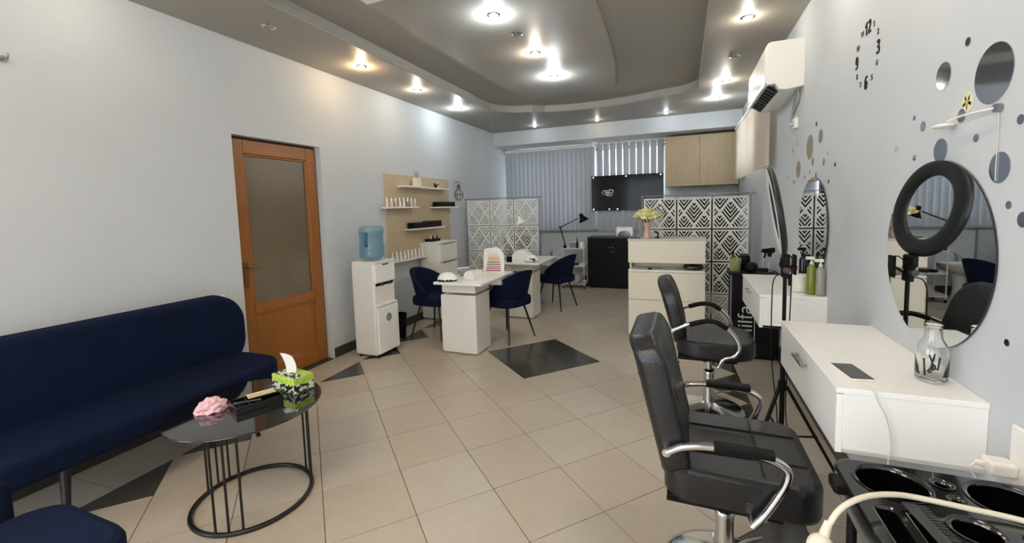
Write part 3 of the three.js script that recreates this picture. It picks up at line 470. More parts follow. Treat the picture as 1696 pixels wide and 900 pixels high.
{ // things on the near desk (top 0.75)
  const Y = 0.75;
  const u = thing('nail_lamp', 'white rounded nail curing lamp on the near desk corner', 'nail lamp', [-2.17, Y, -3.66], 0.25);
  const g = new THREE.SphereGeometry(0.1, 28, 16, 0, Math.PI * 2, 0, Math.PI / 2).scale(1, 0.72, 0.85).translate(0, 0.014, 0); part('shell', g, M.whiteGloss, u); part('base_plate', CY(0.1, 0.098, 0.014, 0, 0.007, 0, 28).scale(1, 1, 0.85), M.darkGrey, u);
  for (let k = 0; k < 4; k++) part('vent', RB(0.03, 0.012, 0.008, 0.003, -0.055 + k * 0.036, 0.016, 0.083 - Math.abs(k - 1.5) * 0.006), M.black, u);
  const r = thing('arm_rest', 'white padded roll arm rest on the near desk', 'arm rest', [-1.95, Y + 0.008, -3.8], 1.35);
  part('cushion', uvm(EX([[-0.06, 0], [0.06, 0], ...Array.from({ length: 13 }, (_, k) => [0.06 * Math.cos(k * Math.PI / 12), 0.02 + 0.055 * Math.sin(k * Math.PI / 12)])], 0.15, 0.008).translate(0, 0, -0.075).rotateY(Math.PI / 2)), M.white, r);
  const n = thing('nail_drill', 'grey nail drill box with a cable beside the arm rest', 'nail drill', [-2.15, Y, -4.0], 0.4);
  part('housing', RR(-0.06, 0.06, 0, 0.07, -0.05, 0.05, 0.012, 2), M.grey, n); part('handpiece', rod([-0.08, 0.075, 0.02], [0.05, 0.085, -0.01], 0.011, 0.007), M.white, n); part('cable', TU([[0.05, 0.085, -0.01], [0.09, 0.06, -0.02], [0.1, 0.01, 0.0], [0.06, 0.006, 0.06]], 0.003, 24, 6), M.black, n);
  const s = thing('swatch_board', 'white arched board of coloured nail swatch strips on the desk', 'swatch board', [-1.92, Y, -4.22], 0.1);
  const bs = [[-0.115, 0], [0.12, 0]]; for (let k = 0; k <= 12; k++) { const a = k / 12 * Math.PI / 2; bs.push([0.02 + 0.1 * Math.cos(a), 0.12 + 0.16 * Math.sin(a)]); } bs.push([-0.1, 0.265], [-0.118, 0.25]);
  part('board', uvm(EX(bs, 0.006, 0.002).rotateX(-0.2)), S(0xe9e6dc, 0.45), s); part('easel', bar([0, 0.22, -0.045], [0, 0, -0.11], 0.05, 0.004), M.white, s);
  const cols = [0x8e2f36, 0xa8433f, 0xb9545a, 0x7b5a3f, 0x536b3c, 0xb7a24a, 0xc98b4d, 0xd9b27c, 0xe2cdb0, 0xe8ddd0];
  cols.forEach((c, k) => part('swatch_strip', RB(0.17 - 0.006 * k - (k > 7 ? 0.02 : 0), 0.011, 0.006, 0.002, -0.0 - (k > 6 ? 0.01 : 0), 0.025 + k * 0.0225, 0.009).rotateX(-0.2), S(c, 0.25), s));
  const p = thing('paper_towels', 'folded white paper towels on the near desk', 'towels', [-2.16, Y, -4.22], 0.3); for (let k = 0; k < 4; k++) part('towel', RB(0.2, 0.006, 0.11, 0.0025, 0.004 * (k % 2), 0.004 + k * 0.0065, 0.003 * k), M.white, p);
}
{ // things on the far desk
  const Y = 0.75;
  const u = thing('nail_lamp', 'white nail curing lamp on the far desk', 'nail lamp', [-1.83, Y, -5.22], 0.2);
  part('shell', new THREE.SphereGeometry(0.1, 28, 16, 0, Math.PI * 2, 0, Math.PI / 2).scale(0.9, 0.8, 0.85).translate(0, 0.012, 0), M.whiteGloss, u); part('base_plate', CY(0.09, 0.088, 0.012, 0, 0.006, 0, 28).scale(1, 1, 0.9), M.grey, u); part('opening', RB(0.08, 0.035, 0.012, 0.005, 0.02, 0.03, 0.075), M.darkGrey, u);
  const d = thing('dust_collector', 'white nail dust collector with a slanted top on the far desk', 'dust collector', [-2.04, Y + 0.008, -5.42], 0.15);
  part('housing', uvm(EX([[-0.12, 0], [0.12, 0], [0.12, 0.055], [0.03, 0.12], [-0.05, 0.11], [-0.12, 0.04]], 0.2, 0.008).translate(0, 0, -0.1)), M.whiteGloss, d); part('grille', RB(0.1, 0.008, 0.14, 0.003).rotateZ(-0.62).translate(0.075, 0.092, 0), M.grey, d);
  const o = thing('brush_cup', 'black cup of nail brushes between the two desks', 'cup', [-2.1, Y, -5.12]);
  part('cup', LA([[0.0001, 0], [0.035, 0], [0.038, 0.07], [0.034, 0.07], [0.032, 0.006], [0.0001, 0.006]], 20), M.black, o); for (let k = 0; k < 5; k++) part('brush', rod([0.01 * Math.cos(k), 0.01, 0.01 * Math.sin(k)], [0.03 * Math.cos(k * 1.3), 0.13 + 0.01 * k, 0.03 * Math.sin(k * 1.3)], 0.003, 0.003, 6), S(k % 2 ? 0x9a6f5a : 0x25262a, 0.4), o);
  const l = thing('desk_lamp', 'white jointed desk lamp leaning before the left lattice screen', 'lamp', [-2.28, Y, -5.6]);
  part('clamp', [RB(0.05, 0.012, 0.06, 0.004, 0.1, 0.006, 0), CY(0.014, 0.014, 0.04, 0.1, 0.026, 0, 14)], M.white, l);
  part('lower_arm', [rod([0.1, 0.04, 0.01], [-0.06, 0.3, 0.01], 0.006), rod([0.1, 0.04, -0.01], [-0.06, 0.3, -0.01], 0.006)], M.white, l); part('upper_arm', [rod([-0.06, 0.3, 0.01], [0.13, 0.52, 0.01], 0.006), rod([-0.06, 0.3, -0.01], [0.13, 0.52, -0.01], 0.006)], M.white, l);
  const hd = LA([[0.02, 0.06], [0.026, 0.05], [0.03, 0.02], [0.075, -0.05], [0.072, -0.05], [0.026, 0.018], [0.0001, 0.03]], 24).rotateZ(0.35).translate(0.16, 0.52, 0); part('lamp_head', hd, M.white, l);
}
// ================= LATTICE SCREENS =================
function latticePanel(s) {                                          // square panel with nested V slots, centred on x, 0..s in y
  const slots = [], hw = 0.3, hh = 0.415, sl = hh / hw, th = 0.043, lo = 0.045, hi = 0.955;
  const clipP = (poly, f) => { const o = []; for (let k = 0; k < poly.length; k++) { const p = poly[k], q = poly[(k + 1) % poly.length], a = f(p), b = f(q); if (a >= 0) o.push(p); if (a * b < 0) { const t = a / (a - b); o.push([p[0] + t * (q[0] - p[0]), p[1] + t * (q[1] - p[1])]); } } return o; };
  const box = (poly) => { for (const f of [(p) => p[0] - lo, (p) => hi - p[0], (p) => p[1] - lo, (p) => hi - p[1]]) { if (poly.length < 3) return []; poly = clipP(poly, f); } return poly; };
  const ar = (p) => Math.abs(p.reduce((v, a, k) => { const b = p[(k + 1) % p.length]; return v + a[0] * b[1] - b[0] * a[1]; }, 0) / 2);
  const put = (p) => { p = box(p); if (p.length > 2 && ar(p) > 0.0006) slots.push(p); };
  for (const [cx, cy] of [[0.5, 0.54], [0.2, 0.955], [0.8, 0.955], [0.2, 0.125], [0.8, 0.125], [-0.1, 0.54], [1.1, 0.54]]) {
    for (let k = 0; k < 6; k++) {
      const a = cy - hh + 0.045 + k * 0.135;                         // y of the slot's lower apex (y is up)
      const top = cy + hh - 0.045, tv = th * 1.75;                    // vertical thickness
      const xm = Math.min((top - a) / (2 * sl) - 0.012, hw - 0.04); if (xm < 0.02) continue;
      const xi = Math.max(0, Math.min((top - a - tv) / (2 * sl) - 0.012, xm));
      const R = [[0, a], [xm, a + sl * xm], [xi, a + tv + sl * xi], [0, a + tv]].map(([x, y]) => [cx + x, y]), L = [[0, a], [xm, a + sl * xm], [xi, a + tv + sl * xi], [0, a + tv]].map(([x, y]) => [cx - x, y]);
      if (a > lo && cx > lo + 0.01 && cx < hi - 0.01 && a + tv < hi) put([R[0], R[1], R[2], R[3], L[2], L[1]]); else { put(R); put(L); }
    }
  }
  const sc = (p) => [(p[0] - 0.5) * s, p[1] * s];
  return uvm(EX([[0, 0], [1, 0], [1, 1], [0, 1]].map(sc), 0.009, 0, slots.map((p) => p.map(sc))));
}
function latticeScreen(label, pos, s, rows, cols, gap) {
  const t = thing('lattice_screen', label, 'screen', pos), g = latticePanel(s), P = s + gap, W = cols * P, H = rows * P + 0.03, fr = S(0x85888a, 0.3, { metalness: 0.7 }), pm = S(0xdedcd4, 0.5);
  for (let i = 0; i < cols; i++) for (let j = 0; j < rows; j++) { const m = part('lattice_panel', g, pm, t); m.position.set((i + 0.5) * P, H - 0.022 - (j + 1) * P + gap / 2, 0); }
  part('top_rail', rod([-0.03, H, 0.003], [W + 0.06, H, 0.003], 0.007), fr, t);
  for (const x of [-0.012, W + 0.012]) { part('post', rod([x, 0, 0.003], [x, H + 0.01, 0.003], 0.007), fr, t); part('post_foot', RB(0.03, 0.02, 0.2, 0.006, x, 0.01, 0), fr, t); }
  for (let i = 1; i < cols; i++) part('hanging_cord', rod([i * P, 0.02, 0.003], [i * P, H, 0.003], 0.0022, 0.0022, 6), M.darkGrey, t);
  for (let j = 1; j <= rows; j++) part('cross_cord', rod([-0.01, H - 0.022 - j * P, 0.003], [W + 0.01, H - 0.022 - j * P, 0.003], 0.0022, 0.0022, 6), M.darkGrey, t);
}
latticeScreen('white chevron lattice screen behind the far manicure desk', [-3.16, 0, -6.02], 0.378, 4, 3, 0.015);
latticeScreen('white chevron lattice screen behind the reception counter', [-0.452, 0, -5.42], 0.362, 4, 3, 0.016);
// ================= RECEPTION =================
{
  const t = thing('reception_counter', 'cream white reception counter with a raised upper box', 'reception counter', [0, 0, 0]);
  const x0 = -0.556, x1 = 0.212, z0 = -4.77, z1 = -5.12;
  part('lower_body', RR(x0, x1, 0.02, 0.725, z0 - 0.018, z1, 0.002), M.cream, t);
  part('plinth', RR(x0 + 0.02, x1 - 0.02, 0, 0.02, z0 - 0.03, z1 + 0.02, 0.002), M.grey, t);
  for (const [a, b] of [[0.03, 0.415], [0.421, 0.715]]) part('front_panel', RR(x0, x1, a, b, z0 - 0.018, z0, 0.002), M.cream, t);
  part('worktop', RR(x0, x1, 0.725, 0.745, z0, z1, 0.002), M.white, t);
  part('riser', RR(x0 + 0.02, x1 - 0.02, 0.745, 0.82, z1 + 0.06, z1 + 0.02, 0.002), M.cream, t);
  for (const x of [x0, x1 - 0.018]) part('riser', RR(x, x + 0.018, 0.745, 0.82, z0 - 0.14, z1 + 0.02, 0.002), M.cream, t);
  part('upper_box', RR(x0, x1, 0.82, 1.058, z0, z1, 0.003), M.cream, t); part('counter_top', RR(x0 - 0.006, x1 + 0.006, 1.058, 1.078, z0 + 0.006, z1 - 0.006, 0.003), S(0xc9c4b6, 0.35), t);
  const v = thing('flower_vase', 'pink vase of yellow blossoms on the reception counter', 'vase', [-0.37, 1.078, -4.9]);
  part('vase', LA([[0.0001, 0], [0.032, 0], [0.036, 0.006], [0.034, 0.04], [0.03, 0.1], [0.04, 0.165], [0.046, 0.175], [0.042, 0.175], [0.028, 0.1], [0.0001, 0.02]], 28), PH(0xdcae9b, 0.3, {}), v);
  const petal = []; for (let k = 0; k < 5; k++) petal.push(new THREE.SphereGeometry(0.014, 8, 6).scale(1, 0.45, 0.7).translate(0.014, 0.004, 0).rotateZ(0.35).rotateY(k * Math.PI * 0.4)); petal.push(new THREE.SphereGeometry(0.007, 8, 6).translate(0, 0.006, 0));
  const blossom = merge(petal), bm = [S(0xe0d896, 0.8), S(0xece6ba, 0.8), S(0xcdbf6e, 0.8)];
  for (let k = 0; k < 46; k++) { const a = k * 2.4, r = 0.125 * Math.sqrt((k + 0.5) / 46), y = 0.215 + 0.085 * (1 - (r / 0.125) ** 2) + 0.02 * (rnd() - 0.5); const m = part('blossom', blossom, bm[k % 3], v); m.position.set(r * Math.cos(a), y, r * Math.sin(a)); m.rotation.set(r * 5 * Math.sin(a), rnd() * 6, -r * 5 * Math.cos(a)); m.scale.setScalar(1.5); if (k % 2 === 0) part('stem', TU([[0.01 * Math.cos(a), 0.12, 0.01 * Math.sin(a)], [0.5 * r * Math.cos(a), 0.19, 0.5 * r * Math.sin(a)], [r * Math.cos(a), y, r * Math.sin(a)]], 0.0022, 8, 5), S(0x6f7d3a, 0.8), v); }
  const ph = thing('card_holder', 'small black phone stand beside the pink vase', 'stand', [-0.265, 1.078, -4.9], 0.5); part('stand_foot', RB(0.05, 0.008, 0.05, 0.003, 0, 0.004, 0), M.black, ph); part('stand_arm', TU([[0, 0.006, 0], [0.012, 0.04, 0], [0.004, 0.062, 0], [-0.03, 0.07, 0]], 0.009, 14, 8), M.black, ph);
  single('notebook', RR(-0.05, 0.05, 0, 0.012, -0.035, 0.035, 0.002), M.darkGrey, 'small dark notebook on the corner of the reception counter', 'notebook', [-0.49, 1.078, -4.88]);
  const tr = thing('black_case', 'flat black oval case on the reception worktop shelf', 'case', [0.1, 0.745, -4.845]);
  part('case_shell', LA([[0.0001, 0.002], [0.085, 0.002], [0.1, 0.02], [0.104, 0.032], [0.09, 0.056], [0.0001, 0.064]], 36).scale(1, 1, 0.6), M.blackGloss, tr); part('case_handle', TU([[-0.1, 0.05, 0.02], [-0.13, 0.045, 0.03], [-0.135, 0.025, 0.03], [-0.1, 0.01, 0.025]], 0.004, 14, 6), M.steel, tr);
  const sc = thing('scissors', 'steel scissors lying in the gap of the reception counter', 'scissors', [-0.3, 0.745, -4.83], 0.3); part('blade', [bar([-0.02, 0.006, 0], [0.09, 0.008, 0.008], 0.01, 0.003), bar([-0.02, 0.006, 0.01], [0.09, 0.008, 0]  , 0.01, 0.003)], M.steel, sc); for (const k of [-1, 1]) part('finger_ring', new THREE.TorusGeometry(0.017, 0.004, 6, 18).rotateX(Math.PI / 2).translate(-0.038, 0.006, 0.005 + k * 0.017), M.black, sc);
}
// ================= BACK WALL =================
function blind(name, label, slats, parentMat, headGeo, slatH, y1, place) {
  const t = thing(name, label, 'blind', [0, 0, 0]);
  part('head_rail', headGeo, M.white, t); slats.forEach((s) => { const m = part('slat', s[0], parentMat, t); place(m, s); }); return t;
}
const slatGeo = (w, h, bow) => { const g = new THREE.PlaneGeometry(w, h, 4, 1); const p = g.attributes.position; for (let i = 0; i < p.count; i++) { const u = p.getX(i) / w; p.setZ(i, bow * (1 - 4 * u * u)); p.setY(i, p.getY(i) - h / 2); } g.computeVertexNormals(); return uvm(g); };
{
  const s1 = slatGeo(0.096, 1.5, 0.006), z = ZB + 0.09, a = []; for (let k = 0; k < 20; k++) a.push([s1, -3.17 + k * 0.0855]);
  blind('vertical_blind', 'closed grey vertical blind left of the black glass board', a, M.blind, RR(-3.22, -1.5, 2.5, 2.545, ZB + 0.06, ZB + 0.12, 0.004), 1.5, 2.5, (m, s) => { m.position.set(s[1], 2.515, z); m.rotation.y = 0.2; });
  const s2 = slatGeo(0.104, 1.55, 0.005), b = []; for (let k = 0; k < 10; k++) b.push([s2, -1.395 + k * 0.1145]);
  blind('vertical_blind', 'grey vertical blind with bright daylight between its slats', b, M.blind, RR(-1.435, -0.28, 2.535, 2.57, ZB + 0.06, ZB + 0.11, 0.004), 1.55, 2.54, (m, s) => { m.position.set(s[1], 2.545, z); m.rotation.y = 0.12; });
  const s3 = slatGeo(0.112, 0.72, 0.01), c = []; for (let k = 0; k < 26; k++) c.push([s3, -4.74 - k * 0.096]);
  blind('vertical_blind', 'cream vertical blind over the side window behind the air conditioner', c, M.blindCream, RR(XR - 0.11, XR, 2.49, 2.53, -4.68, -7.2, 0.004), 0.72, 2.5, (m, s) => { m.position.set(XR - 0.085, 2.5, s[1]); m.rotation.y = -Math.PI / 2 + 0.35; });
}
structure('trim_2', 'grey window ledge and panel under the closed blind', [RR(XL, -1.45, 0.98, 1.015, ZB, ZB + 0.06, 0.004), RR(-2.58, -2.56, 0, 0.98, ZB, ZB + 0.02, 0.003)], M.grey);
{
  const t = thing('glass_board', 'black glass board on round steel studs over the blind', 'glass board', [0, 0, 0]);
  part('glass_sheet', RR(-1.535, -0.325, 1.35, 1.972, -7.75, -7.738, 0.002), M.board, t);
  part('emblem', [TU([[-1.35, 1.66, -7.7365], [-1.31, 1.71, -7.7365], [-1.26, 1.7, -7.7365], [-1.2, 1.72, -7.7365], [-1.15, 1.7, -7.7365], [-1.18, 1.66, -7.7365], [-1.26, 1.645, -7.7365], [-1.33, 1.64, -7.7365]], 0.009, 40, 6), TU([[-1.3, 1.68, -7.7365], [-1.25, 1.67, -7.7365], [-1.2, 1.685, -7.7365]], 0.012, 16, 5), TU([[-1.27, 1.62, -7.7365], [-1.2, 1.615, -7.7365], [-1.16, 1.64, -7.7365]], 0.009, 16, 5)], S(0xd5d8da, 0.5), t, 'small white looped strokes');  // pale looped strokes lying on the glass
  for (const [x, y] of [[-1.5, 1.945], [-0.93, 1.945], [-0.36, 1.945], [-1.5, 1.378], [-1.22, 1.378], [-1.08, 1.378], [-0.36, 1.378]]) part('stud', new THREE.CylinderGeometry(0.014, 0.014, 0.07, 20).rotateX(Math.PI / 2).translate(x, y, -7.763), M.chrome, t);
}
{
  const t = thing('wall_cabinet', 'pair of light oak wall cabinet doors beside the slatted blind', 'cabinet', [0, 0, 0]);
  const z = -7.56; part('carcass', RR(-0.275, 0.8, 1.72, 2.535, z - 0.018, ZB, 0.002), M.oakUp, t);
  for (const [a, b] of [[-0.272, 0.238], [0.242, 0.798]]) part('cabinet_door', RR(a, b, 1.724, 2.53, z - 0.018, z, 0.002), M.oakUp, t);
}
{
  const t = thing('black_cabinet', 'matte black cupboard with two doors against the back wall', 'cabinet', [0, 0, 0]);
  const x0 = -1.565, x1 = -0.86, z0 = -7.47, h = 0.9;
  part('carcass', RR(x0, x1, 0.04, h - 0.02, z0 - 0.018, ZB + 0.02, 0.002), M.black, t); part('top', RR(x0 - 0.006, x1 + 0.006, h - 0.02, h, z0 + 0.006, ZB + 0.02, 0.003), S(0x1a1a1b, 0.3), t); part('plinth', RR(x0 + 0.02, x1 - 0.02, 0, 0.04, z0 - 0.03, ZB + 0.05, 0.002), M.black, t);
  const mid = (x0 + x1) / 2; for (const [a, b, k] of [[x0, mid - 0.0015, mid - 0.03], [mid + 0.0015, x1, mid + 0.03]]) { const d = part('door', RR(a, b, 0.045, h - 0.024, z0 - 0.018, z0, 0.002), M.black, t); part('knob', new THREE.SphereGeometry(0.012, 14, 10).translate(k + 0.05, 0.72, z0 + 0.012), M.chrome, d); } part('lock', new THREE.CylinderGeometry(0.008, 0.008, 0.01, 14).rotateX(Math.PI / 2).translate(mid + 0.08, 0.65, z0 + 0.004), M.chrome, t);
  const p = thing('sterilizer', 'white rounded sterilizer with a dark arched front on the cupboard', 'sterilizer', [-0.94, 0.9, -7.62]);
  part('housing', RB(0.3, 0.17, 0.22, 0.035, 0, 0.085, 0, 3), M.whiteGloss, p); const arch = [[-0.1, 0.02], [0.1, 0.02]]; for (let k = 0; k <= 12; k++) arch.push([0.1 * Math.cos(k * Math.PI / 12), 0.04 + 0.06 * Math.sin(k * Math.PI / 12)]); part('front_window', uvm(EX(arch, 0.008, 0.003).translate(0, 0, 0.108)), M.blackGloss, p);
}
{ // white rolling trolley, its magnifier-style black lamp and contents
  const x0 = -1.985, x1 = -1.59, z0 = -7.3, z1 = -7.6, ys = [0.09, 0.4, 0.71];
  const t = thing('trolley', 'white three tier rolling trolley beside the black cupboard', 'trolley', [0, 0, 0]);
  for (const y of ys) { const sh = part('shelf', RR(x0, x1, y - 0.012, y, z0, z1, 0.003), M.white, t); part('shelf_rim', [RR(x0, x1, y, y + 0.025, z1, z1 + 0.006, 0.002), RR(x0, x0 + 0.006, y, y + 0.025, z0, z1, 0.002), RR(x1 - 0.006, x1, y, y + 0.025, z0, z1, 0.002)], M.white, sh); }
  for (const [x, z] of [[x0 + 0.012, z0 - 0.012], [x1 - 0.012, z0 - 0.012], [x0 + 0.012, z1 + 0.012], [x1 - 0.012, z1 + 0.012]]) { part('upright', rod([x, 0.05, z], [x, 0.74, z], 0.008), M.white, t); part('caster', [new THREE.CylinderGeometry(0.022, 0.022, 0.016, 18).rotateZ(Math.PI / 2).translate(x, 0.022, z), CY(0.007, 0.007, 0.02, x, 0.045, z, 10)], M.black, t); }
  const l = thing('desk_lamp', 'black jointed lamp clamped to the white trolley', 'lamp', [-1.935, 0.711, -7.36]);
  part('clamp', [RB(0.05, 0.05, 0.05, 0.006, -0.012, 0.028, 0), CY(0.012, 0.012, 0.05, -0.012, 0.075, 0, 12)], M.black, l);
  part('lower_arm', [rod([-0.01, 0.09, 0.012], [-0.09, 0.37, 0.012], 0.007), rod([-0.01, 0.09, -0.012], [-0.09, 0.37, -0.012], 0.007)], M.black, l); part('upper_arm', [rod([-0.09, 0.37, 0.012], [0.24, 0.53, 0.012], 0.007), rod([-0.09, 0.37, -0.012], [0.24, 0.53, -0.012], 0.007)], M.black, l); part('elbow', new THREE.CylinderGeometry(0.018, 0.018, 0.05, 18).rotateX(Math.PI / 2).translate(-0.09, 0.37, 0), M.black, l);
  part('lamp_head', LA([[0.0001, 0.085], [0.028, 0.082], [0.036, 0.05], [0.04, 0.02], [0.095, -0.06], [0.09, -0.06], [0.034, 0.018], [0.0001, 0.03]], 28).rotateZ(0.45).translate(0.31, 0.53, 0), M.black, l);
  const jar = thing('jar', 'white cosmetic jar on the top trolley shelf', 'jar', [-1.66, 0.71, -7.42]); part('jar_body', LA([[0.0001, 0.001], [0.042, 0.001], [0.046, 0.01], [0.045, 0.085], [0.0001, 0.086]], 24), M.white, jar); part('lid', LA([[0.047, 0.087], [0.047, 0.11], [0.0001, 0.112]], 24), M.white, jar);
  const bt = thing('bottle', 'tall slim black bottle on the top trolley shelf', 'bottle', [-1.745, 0.71, -7.44]); part('bottle_body', LA([[0.0001, 0.001], [0.016, 0.001], [0.017, 0.1], [0.008, 0.12], [0.0001, 0.121]], 16), M.black, bt); part('cap', LA([[0.008, 0.12], [0.007, 0.19], [0.0001, 0.19]], 14), M.black, bt);
  const cr = thing('clear_box', 'clear plastic box on the top trolley shelf', 'box', [-1.82, 0.71, -7.52]); part('box_side', [RR(-0.07, 0.07, 0.001, 0.09, 0.05, 0.053, 0.001), RR(-0.07, 0.07, 0.001, 0.09, -0.053, -0.05, 0.001), RR(-0.07, -0.067, 0.001, 0.09, -0.05, 0.05, 0.001), RR(0.067, 0.07, 0.001, 0.09, -0.05, 0.05, 0.001)], PH(0xdfe4e6, 0.1, { transmission: 0.7, thickness: 0 }), cr); part('box_lid', RR(-0.073, 0.073, 0.09, 0.098, -0.056, 0.056, 0.003), M.white, cr);
  for (const [x, c, l2] of [[-1.87, 0x151516, 'black hair clipper on the middle trolley shelf'], [-1.77, 0x2a2a2c, 'dark grey hair clipper on the middle trolley shelf']]) { const k = thing('hair_clipper', l2, 'clipper', [x, 0.4, -7.42], 0.9); part('clipper_body', RB(0.12, 0.045, 0.05, 0.02, 0, 0.024, 0, 3), S(c, 0.35), k); part('clipper_blade', RB(0.02, 0.025, 0.045, 0.004, 0.066, 0.026, 0), M.steel, k); }
  const tw = thing('rolled_towel', 'rolled white towel on the lowest trolley shelf', 'towel', [-1.76, 0.09, -7.42]); const sp = []; for (let k = 0; k <= 40; k++) { const a = k * 0.42, r = 0.012 + 0.0023 * k * 0.9; sp.push([r * Math.cos(a), r * Math.sin(a)]); } const sp2 = sp.map(([a, b]) => [a * 0.93, b * 0.93]).reverse(); part('towel_roll', [new THREE.CylinderGeometry(0.09, 0.09, 0.22, 28, 1, true).rotateX(Math.PI / 2).translate(0, 0.092, 0), uvm(EX([...sp, ...sp2], 0.216).translate(0, 0.092, -0.108)), new THREE.CylinderGeometry(0.082, 0.082, 0.19, 28).rotateX(Math.PI / 2).translate(0, 0.092, 0)], S(0xc9c6c0, 0.95), tw);
}
{ // wall basin, seen in the round mirror
  const t = thing('wash_basin', 'white ceramic wash basin fixed to the back wall', 'basin', [-2.34, 0.5, ZB]);
  part('bowl', uvm(LA([[0.0001, -0.16], [0.08, -0.155], [0.17, -0.09], [0.225, -0.01], [0.23, 0], [0.215, 0], [0.16, -0.07], [0.07, -0.12], [0.0001, -0.125]], 40).scale(1.1, 1, 0.85).translate(0, 0, 0.2)), M.whiteGloss, t); part('back_ledge', RB(0.44, 0.03, 0.1, 0.012, 0, -0.016, 0.051), M.whiteGloss, t); part('pedestal', LA([[0.08, -0.5], [0.07, -0.4], [0.065, -0.3], [0.1, -0.14]], 24).translate(0, 0, 0.13), M.whiteGloss, t); part('faucet', [CY(0.022, 0.024, 0.08, 0, 0.035, 0.055, 18), TU([[0, 0.06, 0.055], [0, 0.1, 0.07], [0, 0.095, 0.13], [0, 0.075, 0.15]], 0.011, 18, 8), bar([0, 0.075, 0.05], [0, 0.12, 0.0], 0.018, 0.008)], M.chrome, t);
}
{ // dark furniture glimpsed through the lattice screens
  const t = thing('storage_rack', 'tall black storage rack glimpsed through the right lattice screen', 'rack', [0, 0, 0]);
  const x0 = -0.3, x1 = 0.78, z0 = -7.42, z1 = -7.86, h = 1.5;
  part('back_sheet', RR(x0, x1, 0.02, h, z1, z1 + 0.02, 0.002), M.black, t); for (const x of [x0, (x0 + x1) / 2, x1 - 0.02]) part('side_panel', RR(x, x + 0.02, 0, h, z0, z1, 0.002), M.black, t);
  for (const y of [0.03, 0.4, 0.77, 1.14, 1.48]) part('shelf', RR(x0 + 0.02, x1 - 0.02, y, y + 0.02, z0 + 0.004, z1, 0.002), M.black, t);
  const w = thing('wash_chair', 'black hair wash chair half hidden behind the left lattice screen', 'chair', [-2.82, 0, -6.9], 0);
  part('seat', RB(0.5, 0.14, 0.5, 0.05, 0, 0.42, 0.1, 3), M.leather, w); part('backrest', RB(0.5, 0.6, 0.12, 0.05, 0, 0.72, -0.16, 3).rotateX(-0.25), M.leather, w); for (const s of [-1, 1]) part('armrest', RB(0.07, 0.22, 0.5, 0.03, s * 0.27, 0.52, 0.1, 3), M.leather, w); part('base', RB(0.4, 0.36, 0.4, 0.03, 0, 0.18, 0.08), M.black, w);
}

